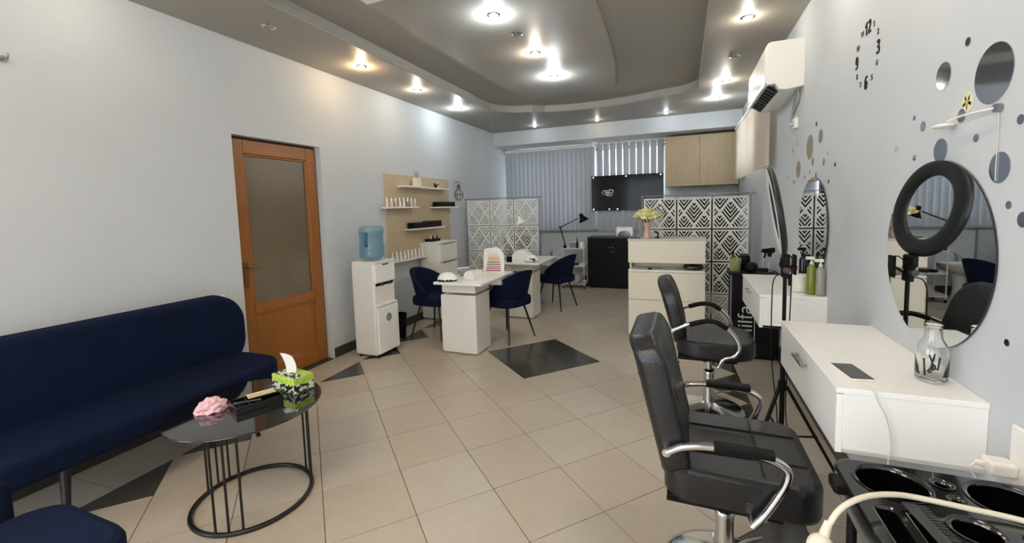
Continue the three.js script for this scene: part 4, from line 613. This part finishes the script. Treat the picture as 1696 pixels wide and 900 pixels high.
// ================= SALON CHAIRS =================
function salonChair(label, pos, turn, v) {                          // faces +z
  const t = thing('salon_chair', label, 'chair', pos, turn, 'black leather hydraulic salon chairs');
  const round = v === 'round', w = round ? 0.225 : 0.215;
  part('seat', soften(uvm(EX(rrPts(-w, w, -0.25, 0.19, round ? 0.13 : 0.06, 8), round ? 0.075 : 0.085, 0.02).rotateX(-Math.PI / 2).translate(0, round ? 0.452 : 0.445, 0)), 0.004, 7, 2), M.leather, t);
  if (!round) part('seat_seam', [TU([[-0.1, 0.5525, -0.15], [-0.1, 0.5535, 0.05], [-0.1, 0.5525, 0.24]], 0.003, 20, 6), TU([[0.1, 0.5525, -0.15], [0.1, 0.5535, 0.05], [0.1, 0.5525, 0.24]], 0.003, 20, 6), TU([[-0.2, 0.5525, 0.1], [0, 0.5535, 0.1], [0.2, 0.5525, 0.1]], 0.003, 20, 6)], M.leather, t);
  const lean = round ? 0.26 : 0.2, H = round ? 0.42 : 0.47, bw = round ? 0.2 : 0.215;
  const bg = EX(rrPts(-bw, bw, 0, H, round ? 0.15 : 0.07, 8), round ? 0.045 : 0.055, 0.022); { const p = bg.attributes.position; for (let i = 0; i < p.count; i++) { const x = p.getX(i); p.setZ(i, p.getZ(i) + 0.5 * x * x - (round ? 0 : 0.02 * Math.max(0, (p.getY(i) / H - 0.75) * 4))); } }
  const M4 = new THREE.Matrix4().makeTranslation(0, 0.5, -0.21).multiply(new THREE.Matrix4().makeRotationX(-lean));
  const bk = part('backrest', soften(uvm(bg.applyMatrix4(M4)), 0.005, 6, 5), M.leather, t);
  if (!round) part('back_seam', [TU([[-0.19, 0.26, 0.1], [-0.08, 0.27, 0.083], [0, 0.265, 0.08], [0.08, 0.27, 0.083], [0.19, 0.26, 0.1]], 0.003, 24, 6).applyMatrix4(M4), TU([[-0.2, 0.36, -0.012], [-0.08, 0.35, -0.026], [0.08, 0.35, -0.026], [0.2, 0.36, -0.012]], 0.004, 24, 6).applyMatrix4(M4)], M.leather, bk);
  const prof = round ? [[-0.235, 0.62], [-0.1, 0.68], [0.04, 0.682], [0.12, 0.625], [0.158, 0.55], [0.135, 0.485], [0.07, 0.455], [0.04, 0.40]] : [[-0.2, 0.615], [-0.14, 0.645], [-0.04, 0.66], [0.08, 0.655], [0.145, 0.63], [0.15, 0.585], [0.1, 0.475], [0.06, 0.415]];
  for (const s of [-1, 1]) {
    const x = s * 0.262; const a = part('armrest', TU(prof.map(([f, y]) => [x, y, f]), 0.0125, 60, 10), M.chrome, t, 'chrome armrest');
    part('armrest_pad', round ? TU([[x, 0.667, -0.13], [x, 0.693, -0.04], [x, 0.69, 0.03], [x, 0.655, 0.09]], 0.0165, 24, 10) : uvm(EX(rrPts(-0.02, 0.02, -0.012, 0.012, 0.008, 4), 0.17).translate(x, 0.663, -0.055)), M.black, a);
    part('bolt', new THREE.CylinderGeometry(0.014, 0.014, 0.05, 16).rotateZ(Math.PI / 2).translate(s * 0.245, prof[0][1], prof[0][0]), M.chrome, a); part('bolt', new THREE.CylinderGeometry(0.012, 0.012, 0.05, 16).rotateZ(Math.PI / 2).translate(s * 0.243, prof[7][1] + 0.01, prof[7][0]), M.chrome, a);
    part('side_bracket', bar([s * 0.21, 0.425, -0.2], [s * 0.21, 0.425, 0.15], 0.03, 0.012), M.black, t);
  }
  part('seat_plate', RB(0.44, 0.012, 0.36, 0.004, 0, 0.432, -0.02), M.black, t);
  part('gas_lift', [CY(0.019, 0.019, 0.16, 0, 0.35, 0, 20), LA([[0.05, 0.04], [0.036, 0.055], [0.034, 0.26], [0.037, 0.262], [0.037, 0.29], [0.0001, 0.292]], 28)], M.chrome, t);
  part('pump_lever', TU([[0.02, 0.1, 0.02], [0.09, 0.1, 0.09], [0.15, 0.085, 0.15]], 0.007, 14, 8), M.chrome, t);
  part('base', LA([[0.0001, 0.062], [0.05, 0.06], [0.12, 0.042], [0.2, 0.024], [0.228, 0.012], [0.23, 0]], 56), M.chrome, t, 'round chrome base');
  return t;
}
salonChair('square black leather salon chair with chrome arms before the phone vanity', [0.15, 0, -1.73], Math.PI / 2, 'square');
salonChair('rounded black leather salon chair with looped chrome arms before the far vanity', [0.17, 0, -3.2], Math.PI / 2, 'round');
// ================= VANITIES AND MIRRORS =================
function vanity(label, z0, z1) {
  const t = thing('vanity_unit', label, 'vanity', [0, 0, 0]);
  const x0 = 0.452, x1 = XR, y0 = 0.648, y1 = 0.86;
  part('worktop', RR(x0 - 0.004, x1, y1 - 0.018, y1, z0 + 0.003, z1 - 0.003, 0.002), M.whiteGloss, t);
  part('bottom_panel', RR(x0 + 0.018, x1, y0, y0 + 0.016, z0, z1, 0.002), M.white, t);
  for (const z of [z0, z1 + 0.018]) part('side_panel', RR(x0 + 0.018, x1, y0, y1 - 0.018, z, z - 0.018, 0.002), M.whiteGloss, t);
  const d = part('drawer_front', RR(x0, x0 + 0.018, y0 - 0.002, y1 - 0.022, z0 - 0.002, z1 + 0.002, 0.002), M.whiteGloss, t);
  const zc = (z0 + z1) / 2; part('handle', [RR(x0 - 0.026, x0 - 0.016, y1 - 0.062, y1 - 0.05, zc - 0.075, zc + 0.075, 0.003), RR(x0 - 0.02, x0, y1 - 0.06, y1 - 0.052, zc - 0.066, zc - 0.058, 0.002), RR(x0 - 0.02, x0, y1 - 0.06, y1 - 0.052, zc + 0.058, zc + 0.066, 0.002)], M.steel, d, 'brushed steel handle');
}
vanity('white floating vanity drawer under the mirror with the glass vase', -1.585, -2.41);
vanity('white floating vanity drawer with green pump bottles on it', -3.06, -3.9);
function roundMirror(label, y, z, r, turn) {
  const t = thing('round_mirror', label, 'mirror', [XR - 0.012, y, z], turn);
  part('backing', new THREE.CylinderGeometry(0.2, 0.2, 0.008, 48).rotateZ(Math.PI / 2).translate(0.006, 0, 0), M.black, t);
  part('glass', new THREE.CircleGeometry(r, 96).rotateY(-Math.PI / 2).translate(-0.003, 0, 0), M.mirror, t);
  part('rim', new THREE.CylinderGeometry(r, r, 0.005, 96, 1, true).rotateZ(Math.PI / 2).translate(-0.0005, 0, 0), S(0x2a2c2e, 0.25), t);
}
roundMirror('large round frameless mirror above the vanity with the phone', 1.252, -1.905, 0.318, 0.025);
roundMirror('large round frameless mirror above the vanity with green bottles', 1.26, -3.4, 0.335, 0);
{ // stick-on mirror dots: [y, z, r]
  const near = [[1.79, -1.659, 0.083], [1.852, -1.916, 0.044], [1.524, -1.608, 0.043], [1.92, -1.788, 0.013], [1.704, -2.035, 0.018], [1.746, -2.101, 0.009], [1.645, -2.24, 0.013], [1.596, -2.086, 0.011], [1.603, -1.91, 0.041], [1.699, -1.8, 0.021], [1.619, -1.72, 0.012], [1.642, -1.539, 0.013], [1.421, -1.562, 0.011], [1.384, -1.506, 0.02], [1.052, -1.533, 0.01]];
  const far = [[1.81, -3.557, 0.083], [1.849, -3.307, 0.044], [1.704, -3.471, 0.028], [1.68, -3.862, 0.065], [1.682, -3.226, 0.023], [1.726, -3.146, 0.013], [1.649, -3.004, 0.014], [1.942, -3.411, 0.016], [1.64, -3.538, 0.014], [1.61, -3.389, 0.016], [1.555, -3.116, 0.012], [1.841, -4.055, 0.019], [1.59, -3.987, 0.015], [1.64, -4.226, 0.013], [1.61, -3.662, 0.013]];
  const special = { '1.79': 'largest grey mirror dot on the wall above the near round mirror', '1.852': 'medium mirror dot left of the largest one above the near mirror', '1.524': 'medium mirror dot right of the near round mirror', '1.603': 'mirror dot partly hidden by the top of the near round mirror', '1.81': 'largest mirror dot above the far round mirror', '1.849': 'mirror dot beside the largest one above the far round mirror', '1.68': 'olive tinted mirror dot between the far round mirror and the side blind' };
  for (const [set, where, grp] of [[near, 'tiny round mirror dot on the wall around the near round mirror', 'mirror dots around the near mirror'], [far, 'tiny round mirror dot on the wall above the far round mirror', 'mirror dots around the far mirror']])
    for (const [y, z, r] of set) single('mirror_dot', new THREE.CylinderGeometry(r, r, 0.0022, 40).rotateZ(Math.PI / 2).translate(-0.0011, 0, 0), M.discMirror, special[String(y)] ?? where, 'wall dot', [XR, y, z], 0, grp);
}
{ // stick-on clock
  const t = thing('wall_clock', 'black stick on numerals forming a round wall clock', 'clock', [XR, 2.127, -2.592], -Math.PI / 2);
  for (let n = 1; n <= 12; n++) {
    const big = n % 3 === 0, s = big ? 0.062 : 0.026, g = new TextGeometry(String(n), { font, size: s, depth: 0.003, curveSegments: 3 }); g.computeBoundingBox(); const c = g.boundingBox.getCenter(V(0, 0, 0)), a = n * Math.PI / 6, R = big ? 0.128 : 0.138;
    g.translate(-c.x, -c.y, 0).scale(big ? 0.8 : 1, 1, 1).translate(R * Math.sin(a), R * Math.cos(a), 0); part('numeral', uvm(g), big ? M.black : S(0x4a4b4d, 0.5), t);
  }
}
{ // slim wall lamp arm with a white oval end and its cord
  const t = thing('mirror_lamp', 'slim white wall lamp arm with an oval head above the near mirror', 'lamp', [XR, 1.688, -1.62]);
  part('wall_mount', new THREE.CylinderGeometry(0.012, 0.012, 0.014, 16).rotateZ(Math.PI / 2).translate(-0.007, 0, 0), M.steel, t);
  part('arm', TU([[-0.012, 0, 0], [-0.02, 0.002, -0.06], [-0.022, 0.004, -0.14], [-0.024, 0.0, -0.2]], 0.0035, 20, 8), M.white, t); part('lamp_head', new THREE.SphereGeometry(0.03, 24, 14).scale(0.9, 0.28, 1.25).translate(-0.026, -0.012, -0.222), M.white, t);
  part('cord', TU([[-0.004, -0.006, 0], [-0.004, -0.08, 0.003], [-0.004, -0.16, 0.002], [-0.004, -0.2, 0.003]], 0.0014, 20, 6), M.edge, t);
  const f = thing('flower_sticker', 'pale yellow flower sticker above the slim wall lamp', 'sticker', [XR, 1.735, -1.775], -Math.PI / 2); const ym = S(0xdfdbb2, 0.7); for (let k = 0; k < 5; k++) { const a = k * 1.2566 + 0.3; part('petal', new THREE.CylinderGeometry(0.013, 0.013, 0.0016, 18).rotateX(Math.PI / 2).scale(1, 1.2, 1).translate(0.017 * Math.cos(a), 0.017 * Math.sin(a), 0.0008), ym, f); } part('flower_centre', new THREE.CylinderGeometry(0.007, 0.007, 0.003, 14).rotateX(Math.PI / 2).translate(0, 0, 0.0015), S(0xc7b964, 0.7), f);
}
{ // on the near vanity
  const Y = 0.86;
  const ph = thing('smartphone', 'black smartphone lying on the near vanity, charging', 'phone', [0.531, Y, -1.728], 0.14);
  part('phone_body', RB(0.068, 0.0085, 0.142, 0.004, 0, 0.0043, 0), M.white, ph); part('screen', RB(0.065, 0.0015, 0.139, 0.0006, 0, 0.0088, 0), M.blackGloss, ph);
  single('charging_cable', TU([[0.52, Y + 0.005, -1.648], [0.53, Y + 0.006, -1.62], [0.542, Y + 0.003, -1.58], [0.552, Y - 0.03, -1.574], [0.575, 0.78, -1.574], [0.588, 0.7, -1.574], [0.585, 0.62, -1.575], [0.62, 0.5, -1.57], [0.72, 0.42, -1.5], [0.8, 0.5, -1.45]], 0.0017, 64, 6), S(0xd9d2c6, 0.5), 'thin white charging cable hanging down the end of the near vanity', 'cable');
  const v = thing('glass_vase', 'clear glass bottle vase holding scissors on the near vanity', 'vase', [0.742, Y, -1.735]);
  part('glass', LA([[0.0001, 0.002], [0.034, 0.002], [0.04, 0.01], [0.041, 0.09], [0.036, 0.115], [0.023, 0.14], [0.021, 0.175], [0.024, 0.183], [0.0215, 0.183], [0.0185, 0.175], [0.0205, 0.14], [0.0335, 0.113], [0.0385, 0.09], [0.0375, 0.016], [0.0001, 0.014]], 40), PH(0xffffff, 0.03, { transmission: 1, thickness: 0.01, ior: 1.45 }), v);
  part('scissor_handle', [new THREE.TorusGeometry(0.009, 0.0022, 6, 18).rotateY(0.8).translate(-0.006, 0.03, 0.006), new THREE.TorusGeometry(0.009, 0.0022, 6, 18).rotateY(0.8).translate(0.008, 0.036, -0.004), rod([-0.004, 0.036, 0.004], [0.01, 0.085, -0.008], 0.0022), rod([0.006, 0.042, -0.002], [-0.01, 0.085, 0.006], 0.0022)], M.black, v);
  part('hair_clip', [bar([-0.024, 0.018, 0.018], [-0.026, 0.075, 0.014], 0.004, 0.003), bar([0.024, 0.02, -0.016], [0.026, 0.072, -0.014], 0.004, 0.003)], M.black, v); part('comb_tail', rod([-0.02, 0.035, 0.02], [0.012, 0.04, 0.012], 0.002), M.black, v);
}
{ // on the far vanity
  const Y = 0.86;
  function pump(label, x, z, h, r, c, tr, cap) { const b = thing('pump_bottle', label, 'bottle', [x, Y, z]); part('bottle_body', LA([[0.0001, 0.001], [r, 0.001], [r * 1.02, 0.01], [r, h * 0.72], [r * 0.5, h * 0.8], [r * 0.35, h * 0.82], [0.0001, h * 0.82]], 28), PH(c, 0.12, { transmission: tr, thickness: 0 }), b); part('pump_head', [CY(r * 0.42, r * 0.42, h * 0.06, 0, h * 0.85, 0, 18), CY(0.005, 0.005, h * 0.1, 0, h * 0.92, 0, 10), RB(0.05, 0.02, 0.02, 0.008, -0.008, h * 0.985, 0)], cap, b); }
  pump('yellow green bottle with a white pump on the far vanity', 0.742, -3.14, 0.23, 0.026, 0x8f9a33, 0.3, M.white);
  pump('clear bottle with a white pump beside the yellow green one', 0.779, -3.1, 0.22, 0.024, 0xd8d4c6, 0.6, M.white);
  pump('slim black pump bottle on the far vanity', 0.735, -3.32, 0.27, 0.022, 0x0e0e10, 0, M.black);
  const w = thing('white_canister', 'short white canister on the far vanity', 'canister', [0.7, Y, -3.22]); part('canister_body', LA([[0.0001, 0.001], [0.043, 0.001], [0.045, 0.006], [0.045, 0.1], [0.0001, 0.101]], 32), S(0xdedccf, 0.35), w); part('lid', LA([[0.046, 0.101], [0.046, 0.112], [0.0001, 0.114]], 32), S(0xe8e6dc, 0.35), w);
  const rd = thing('hair_brush', 'red handled hair brush standing on the far vanity', 'brush', [0.705, Y, -3.43]); part('brush_cup', LA([[0.0001, 0.001], [0.03, 0.001], [0.033, 0.075], [0.029, 0.075], [0.027, 0.006], [0.0001, 0.006]], 24), M.black, rd); part('brush_handle', [rod([0, 0.01, 0], [0.012, 0.14, 0.02], 0.008, 0.01), rod([0.01, 0.01, 0], [-0.015, 0.15, -0.012], 0.006, 0.008)], S(0xb5183c, 0.4), rd);
}
// ================= RING LIGHT =================
{
  const t = thing('ring_light', 'black ring light on a tripod stand between the two vanities', 'ring light', [0.512, 0, -2.675]);
  part('pole', [rod([0, 0.1, 0], [0, 0.62, 0], 0.013), rod([0, 0.6, 0], [0, 1.05, 0], 0.0095)], M.black, t); part('pole_clamp', RB(0.04, 0.05, 0.04, 0.008, 0, 0.62, 0), M.black, t);
  const a0 = -2.4; for (let k = 0; k < 3; k++) { const a = a0 + k * 2.0944, c = Math.cos(a), s = Math.sin(a); const lg = part('tripod_leg', rod([0.02 * c, 0.43, -0.02 * s], [0.25 * c, 0.008, -0.25 * s], 0.009, 0.008), M.black, t); part('strut', rod([0.01 * c, 0.14, -0.01 * s], [0.165 * c, 0.185, -0.165 * s], 0.0055), M.black, lg); part('rubber_foot', new THREE.SphereGeometry(0.012, 12, 8).translate(0.25 * c, 0.012, -0.25 * s), M.black, lg); }
  part('hub', [CY(0.022, 0.022, 0.05, 0, 0.43, 0, 18), CY(0.018, 0.018, 0.03, 0, 0.14, 0, 18)], M.black, t);
  part('tilt_joint', [CY(0.02, 0.018, 0.06, -0.002, 1.07, 0, 18), new THREE.SphereGeometry(0.026, 18, 14).translate(-0.004, 1.105, 0), RB(0.03, 0.04, 0.06, 0.008, 0.0, 1.05, 0)], M.black, t); part('tilt_knob', new THREE.CylinderGeometry(0.016, 0.016, 0.03, 16).rotateX(Math.PI / 2).translate(-0.002, 1.08, 0.045), M.darkGrey, t);
  const n = V(0.985, 0.165, 0.11).normalize(), q = new THREE.Quaternion().setFromUnitVectors(V(0, 0, 1), n), R1 = 0.238, R0 = 0.155, c = [-0.053, 1.395, 0.03];
  const place = (g) => uvm(g.applyQuaternion(q).translate(...c));
  part('ring_shell', place(LA([[R0, -0.008], [R0, 0.004], [R0 + 0.012, 0.014], [R0 + 0.03, 0.019], [R1 - 0.03, 0.019], [R1 - 0.01, 0.014], [R1, 0.004], [R1, -0.012], [R1 - 0.006, -0.013], [R0 + 0.006, -0.009]], 96).rotateX(Math.PI / 2)), S(0x121214, 0.38), t);
  part('diffuser', place(LA([[R0 + 0.006, -0.009], [R0 + 0.01, -0.014], [R1 - 0.01, -0.017], [R1 - 0.006, -0.013]], 96).rotateX(Math.PI / 2)), S(0xdadada, 0.4), t, 'white unlit diffuser');
  part('yoke', [rod([-0.004, 1.105, 0], [-0.015, 1.14, 0.01], 0.014), RB(0.03, 0.06, 0.09, 0.01, -0.002, 1.135, 0.012)], M.black, t);
  part('phone_holder', [rod([0.01, 1.07, -0.01], [0.045, 1.1, -0.03], 0.006), RB(0.012, 0.11, 0.06, 0.004, 0.05, 1.1, -0.04)], M.black, t);
  part('cable', [TU([[0.0, 1.12, -0.02], [0.02, 1.15, -0.05], [0.04, 1.14, -0.07], [0.045, 1.1, -0.07], [0.04, 0.85, -0.06], [0.03, 0.5, -0.05], [0.035, 0.2, -0.06], [0.1, 0.02, -0.1]], 0.003, 80, 6), TU([[-0.005, 1.06, 0.02], [-0.055, 1.03, 0.03], [-0.065, 0.9, 0.035], [-0.06, 0.6, 0.03], [-0.03, 0.3, 0.03], [-0.02, 0.18, 0.01]], 0.003, 80, 6)], M.black, t);
}
// ================= AIR CONDITIONER, SOCKETS =================
{
  const t = thing('air_conditioner', 'white split air conditioner mounted high on the mirror wall', 'air conditioner', [0, 0, 0]);
  const z0 = -3.765, L = 0.9, P = [[XR, 2.615], [0.60, 2.615], [0.583, 2.61], [0.573, 2.595], [0.562, 2.42], [0.566, 2.33], [0.582, 2.315], [0.63, 2.318], [0.655, 2.276], [0.70, 2.268], [XR, 2.283]];
  part('housing', uvm(EX(P, L - 0.036, 0.004).translate(0, 0, z0 - L + 0.018)), M.whiteGloss, t); for (const z of [z0 - 0.018, z0 - L]) part('end_cap', uvm(EX(P, 0.014, 0.003).translate(0, 0, z + 0.002)), M.white, t);
  const A = [0.57, 2.326], Bq = [0.656, 2.266], nn = [-0.573, -0.82], off = (p, k) => [p[0] + nn[0] * k, p[1] + nn[1] * k];
  part('outlet', uvm(EX([A, Bq, off(Bq, 0.003), off(A, 0.003)], L - 0.1).translate(0, 0, z0 - L + 0.05)), M.black, t, 'dark open air outlet');
  const mid = [A[0] + 0.02, A[1] - 0.014]; for (let k = 0; k < 9; k++) part('vane', uvm(EX([off(mid, 0.003), off(Bq, 0.003), off(Bq, 0.01), off(mid, 0.012)], 0.004).translate(0, 0, z0 - 0.1 - k * 0.087)), S(0x4d4f51, 0.5), t);
  part('flap', uvm(EX([off(A, 0.003), [A[0] - 0.002, A[1] + 0.012], [A[0] - 0.008, A[1] + 0.01], off(A, 0.022), off([A[0] + 0.006, A[1] - 0.004], 0.022)], L - 0.08, 0).translate(0, 0, z0 - L + 0.04)), M.whiteGloss, t);
  part('hose', [TU([[0.79, 2.27, -3.84], [0.795, 2.2, -3.86], [0.797, 2.13, -4.03], [0.795, 2.06, -4.05], [0.79, 2.04, -3.97]], 0.009, 30, 8), TU([[0.785, 2.27, -3.87], [0.79, 2.18, -3.98], [0.792, 2.1, -4.06], [0.79, 2.03, -4.02]], 0.006, 30, 8)], S(0xa9acad, 0.6), t);
  const s = thing('wall_socket', 'white wall socket and plug hanging under the air conditioner', 'socket', [XR, 2.035, -3.93]); part('socket_plate', RB(0.03, 0.08, 0.08, 0.006, -0.015, 0, 0), M.white, s); part('plug', [rod([-0.03, 0, 0], [-0.06, -0.01, 0], 0.018, 0.014), TU([[-0.06, -0.01, 0], [-0.075, -0.06, 0], [-0.03, -0.1, 0.02], [-0.012, -0.17, 0.05]], 0.005, 20, 6)], S(0xb9bbbc, 0.5), s);
  const d = thing('wall_socket', 'white double wall socket with a plugged in charger by the near vanity', 'socket', [XR, 0.775, -1.452]); part('socket_plate', RB(0.014, 0.16, 0.085, 0.006, -0.007, 0, 0.02), M.white, d); const ch = part('charger', RB(0.055, 0.036, 0.05, 0.008, -0.04, -0.035, -0.005), M.white, d); part('charger_plug', [RB(0.02, 0.014, 0.016, 0.005, -0.075, -0.034, -0.01), TU([[-0.084, -0.034, -0.01], [-0.095, -0.05, -0.005], [-0.08, -0.09, 0.0]], 0.002, 12, 6)], M.white, ch);
}
// ================= BLACK SUPPLY CART BEHIND THE FAR VANITY =================
{
  const x0 = 0.42, x1 = 0.79, z0 = -4.36, z1 = -4.7, h = 0.8;
  const t = thing('supply_cart', 'black supply cabinet with white vertical lettering past the far vanity', 'cabinet', [0, 0, 0]);
  part('cabinet_body', RR(x0, x1, 0.03, h - 0.02, z0, z1, 0.004), M.black, t); part('top_tray', RR(x0 - 0.02, x1 + 0.005, h - 0.02, h, z0 + 0.02, z1, 0.006), M.black, t); part('corner_post', RR(x0 - 0.016, x0 - 0.002, 0.03, h - 0.02, z0 - 0.004, z0 - 0.02, 0.002), M.steel, t); part('plinth', RR(x0 + 0.02, x1 - 0.02, 0, 0.03, z0 - 0.02, z1 + 0.02, 0.002), M.black, t);
  const g = new TextGeometry('nilfa', { font: fontThin, size: 0.11, depth: 0.002, curveSegments: 4 }); g.rotateZ(Math.PI / 2).translate(x0 + 0.165, 0.2, z0 + 0.0005); part('lettering', uvm(g), S(0xc9cbcc, 0.5), t, 'white vertical lettering'); part('lettering_line', RR(x0 + 0.182, x0 + 0.188, 0.17, 0.52, z0, z0 + 0.002, 0.0008), S(0xc9cbcc, 0.5), t);
  const gl = thing('yellow_glass', 'glass of yellow green liquid on the black supply cabinet', 'glass', [0.452, h, -4.45]); part('glass_wall', LA([[0.0001, 0.001], [0.045, 0.001], [0.052, 0.125], [0.049, 0.125], [0.042, 0.006], [0.0001, 0.006]], 28), PH(0xe3e6b8, 0.05, { transmission: 0.8, thickness: 0 }), gl); part('liquid', LA([[0.0001, 0.008], [0.041, 0.008], [0.047, 0.1], [0.0001, 0.1]], 24), PH(0xb0ad55, 0.1, { transmission: 0.5, thickness: 0 }), gl);
  const hd = thing('hair_dryer', 'black hair dryer lying on the black supply cabinet', 'hair dryer', [0.585, h, -4.44], 1.2); part('barrel', LA([[0.03, -0.09], [0.034, -0.06], [0.045, 0], [0.042, 0.06], [0.03, 0.07], [0.0001, 0.07]], 24).rotateZ(Math.PI / 2).translate(0, 0.048, 0), M.black, hd); part('dryer_handle', RB(0.035, 0.035, 0.13, 0.014, -0.02, 0.03, 0.075, 3), M.black, hd);
  const jr = thing('black_canister', 'round black canister on the black supply cabinet', 'canister', [0.545, h, -4.62]); part('canister_body', LA([[0.0001, 0.001], [0.05, 0.001], [0.052, 0.11], [0.046, 0.13], [0.0001, 0.132]], 28), M.black, jr); part('lid', LA([[0.04, 0.132], [0.038, 0.15], [0.0001, 0.152]], 24), M.blackGloss, jr);
  const sb = thing('spray_bottle', 'clear spray bottle with a black trigger head', 'spray bottle', [0.735, h, -4.5], 0.3); part('bottle_body', LA([[0.0001, 0.001], [0.038, 0.001], [0.04, 0.01], [0.04, 0.085], [0.015, 0.13], [0.015, 0.14]], 28), PH(0xe6eaec, 0.06, { transmission: 0.85, thickness: 0 }), sb); part('trigger_head', [CY(0.018, 0.018, 0.03, 0, 0.152, 0, 18), uvm(EX([[-0.065, 0.18], [-0.06, 0.205], [0.035, 0.215], [0.04, 0.185], [0.01, 0.165]], 0.026, 0.004).translate(0, 0, -0.013)), bar([-0.03, 0.182, 0], [-0.045, 0.125, 0], 0.016, 0.006)], M.black, sb);
  const bt = thing('dark_bottle', 'small dark bottle at the back of the supply cabinet', 'bottle', [0.45, h, -4.64]); part('bottle_body', LA([[0.0001, 0.001], [0.02, 0.001], [0.021, 0.11], [0.009, 0.13], [0.0001, 0.13]], 18), M.darkGrey, bt); part('cap', LA([[0.01, 0.13], [0.009, 0.17], [0.0001, 0.17]], 14), M.black, bt);
}
// ================= COLOURING TROLLEY IN THE FOREGROUND =================
{
  const t = thing('tint_trolley', 'glossy black hairdressing trolley tray with moulded cups', 'trolley', [0, 0, 0]), Y = 0.78;
  const circ = (cx, cy, r, n = 40, ry = r) => Array.from({ length: n }, (_, k) => [cx + r * Math.cos(k / n * 2 * Math.PI), cy + ry * Math.sin(k / n * 2 * Math.PI)]);
  const cups = [[0.458, 1.215, 0.069, 0.1], [0.668, 1.215, 0.072, 0.1], [0.548, 1.085, 0.04, 0.09], [0.563, 1.245, 0.017, 0.04], [0.563, 1.185, 0.013, 0.04], [0.56, 0.985, 0.034, 0.07]];
  const rects = [[0.385, 0.428, 0.9, 1.115], [0.442, 0.492, 0.9, 1.115], [0.615, 0.77, 0.9, 1.105]];
  const out = rrPts(0.362, 0.79, 0.865, 1.298, 0.05, 8);
  part('tray_top', uvm(EX(out, 0.012, 0.005, [...cups.map(([x, y, r]) => circ(x, y, r)), ...rects.map(([a, b, c, d]) => rrPts(a, b, c, d, 0.012, 4))]).rotateX(-Math.PI / 2).translate(0, Y - 0.017, 0)), M.blackGloss, t);
  part('tray_skirt', uvm(EX(rrPts(0.366, 0.786, 0.869, 1.294, 0.048, 8), 0.06, 0, [rrPts(0.37, 0.782, 0.873, 1.29, 0.045, 8)]).rotateX(-Math.PI / 2).translate(0, Y - 0.075, 0)), M.blackGloss, t);
  for (const [x, z, r, d] of cups) part('cup', LA([[r + 0.006, 0.002], [r + 0.003, 0.003], [r, -0.004], [r * 0.86, -d], [r * 0.8, -d - 0.004], [0.0001, -d - 0.004]], 40).translate(x, Y, -z), M.blackGloss, t);
  for (const [a, b, c, d] of rects) part('compartment', [BB(a, b, Y - 0.062, Y - 0.06, -c, -d), BB(a - 0.001, a + 0.001, Y - 0.06, Y - 0.004, -c, -d), BB(b - 0.001, b + 0.001, Y - 0.06, Y - 0.004, -c, -d), BB(a, b, Y - 0.06, Y - 0.004, -c - 0.001, -c + 0.001), BB(a, b, Y - 0.06, Y - 0.004, -d - 0.001, -d + 0.001)], M.blackGloss, t);
  part('corner_grip', RB(0.03, 0.03, 0.05, 0.008, 0.352, Y - 0.02, -1.205), M.black, t);
  for (const [x, z] of [[0.4, -0.9], [0.4, -1.26], [0.75, -0.9], [0.75, -1.26]]) { part('upright', rod([x, 0.05, z], [x, Y - 0.07, z], 0.011), M.black, t); part('caster', [new THREE.CylinderGeometry(0.026, 0.026, 0.018, 20).rotateZ(Math.PI / 2).translate(x, 0.026, z), CY(0.008, 0.008, 0.03, x, 0.05, z, 10)], M.black, t); }
  for (const y of [0.2, 0.42]) part('drawer_tray', RR(0.385, 0.765, y, y + 0.09, -0.885, -1.275, 0.01, 2), M.black, t);
  const cb = thing('comb', 'dark grey comb lying across the trolley compartments', 'comb', [0.465, 0.79, -1.03], 0.12); part('comb_spine', RB(0.024, 0.004, 0.19, 0.0018, 0, 0, 0), S(0x3a3a3b, 0.45), cb); for (let k = 0; k < 22; k++) part('tooth', B(0.02, 0.0025, 0.0035, 0.02, 0, -0.09 + k * 0.0082), S(0x3a3a3b, 0.45), cb);
  const e = thing('extension_cord', 'cream extension cord with a bulky socket end across the black trolley', 'extension cord', [0, 0, 0]);
  part('cord', TU([[0.286, 0.765, -1.028], [0.305, 0.795, -1.038], [0.333, 0.81, -1.057], [0.373, 0.815, -1.084], [0.425, 0.81, -1.114], [0.473, 0.802, -1.132], [0.555, 0.794, -1.139], [0.644, 0.79, -1.135], [0.72, 0.79, -1.1], [0.795, 0.79, -1.02]], 0.0058, 90, 12), S(0xe2d9c2, 0.45), e);
  const hs = merge([new THREE.SphereGeometry(0.026, 24, 16).scale(1.0, 1.2, 0.9).translate(0, 0, 0), RB(0.05, 0.032, 0.034, 0.012, -0.012, -0.02, 0.006, 3), RB(0.03, 0.05, 0.03, 0.01, 0.012, -0.028, 0.006, 3), rod([0.004, 0.018, -0.004], [0.018, 0.05, -0.02], 0.011, 0.0075)]); part('socket_end', uvm(hs.translate(0.27, 0.722, -1.012)), S(0xe2d9c2, 0.4), e);
}

renderer.render(scene, camera);
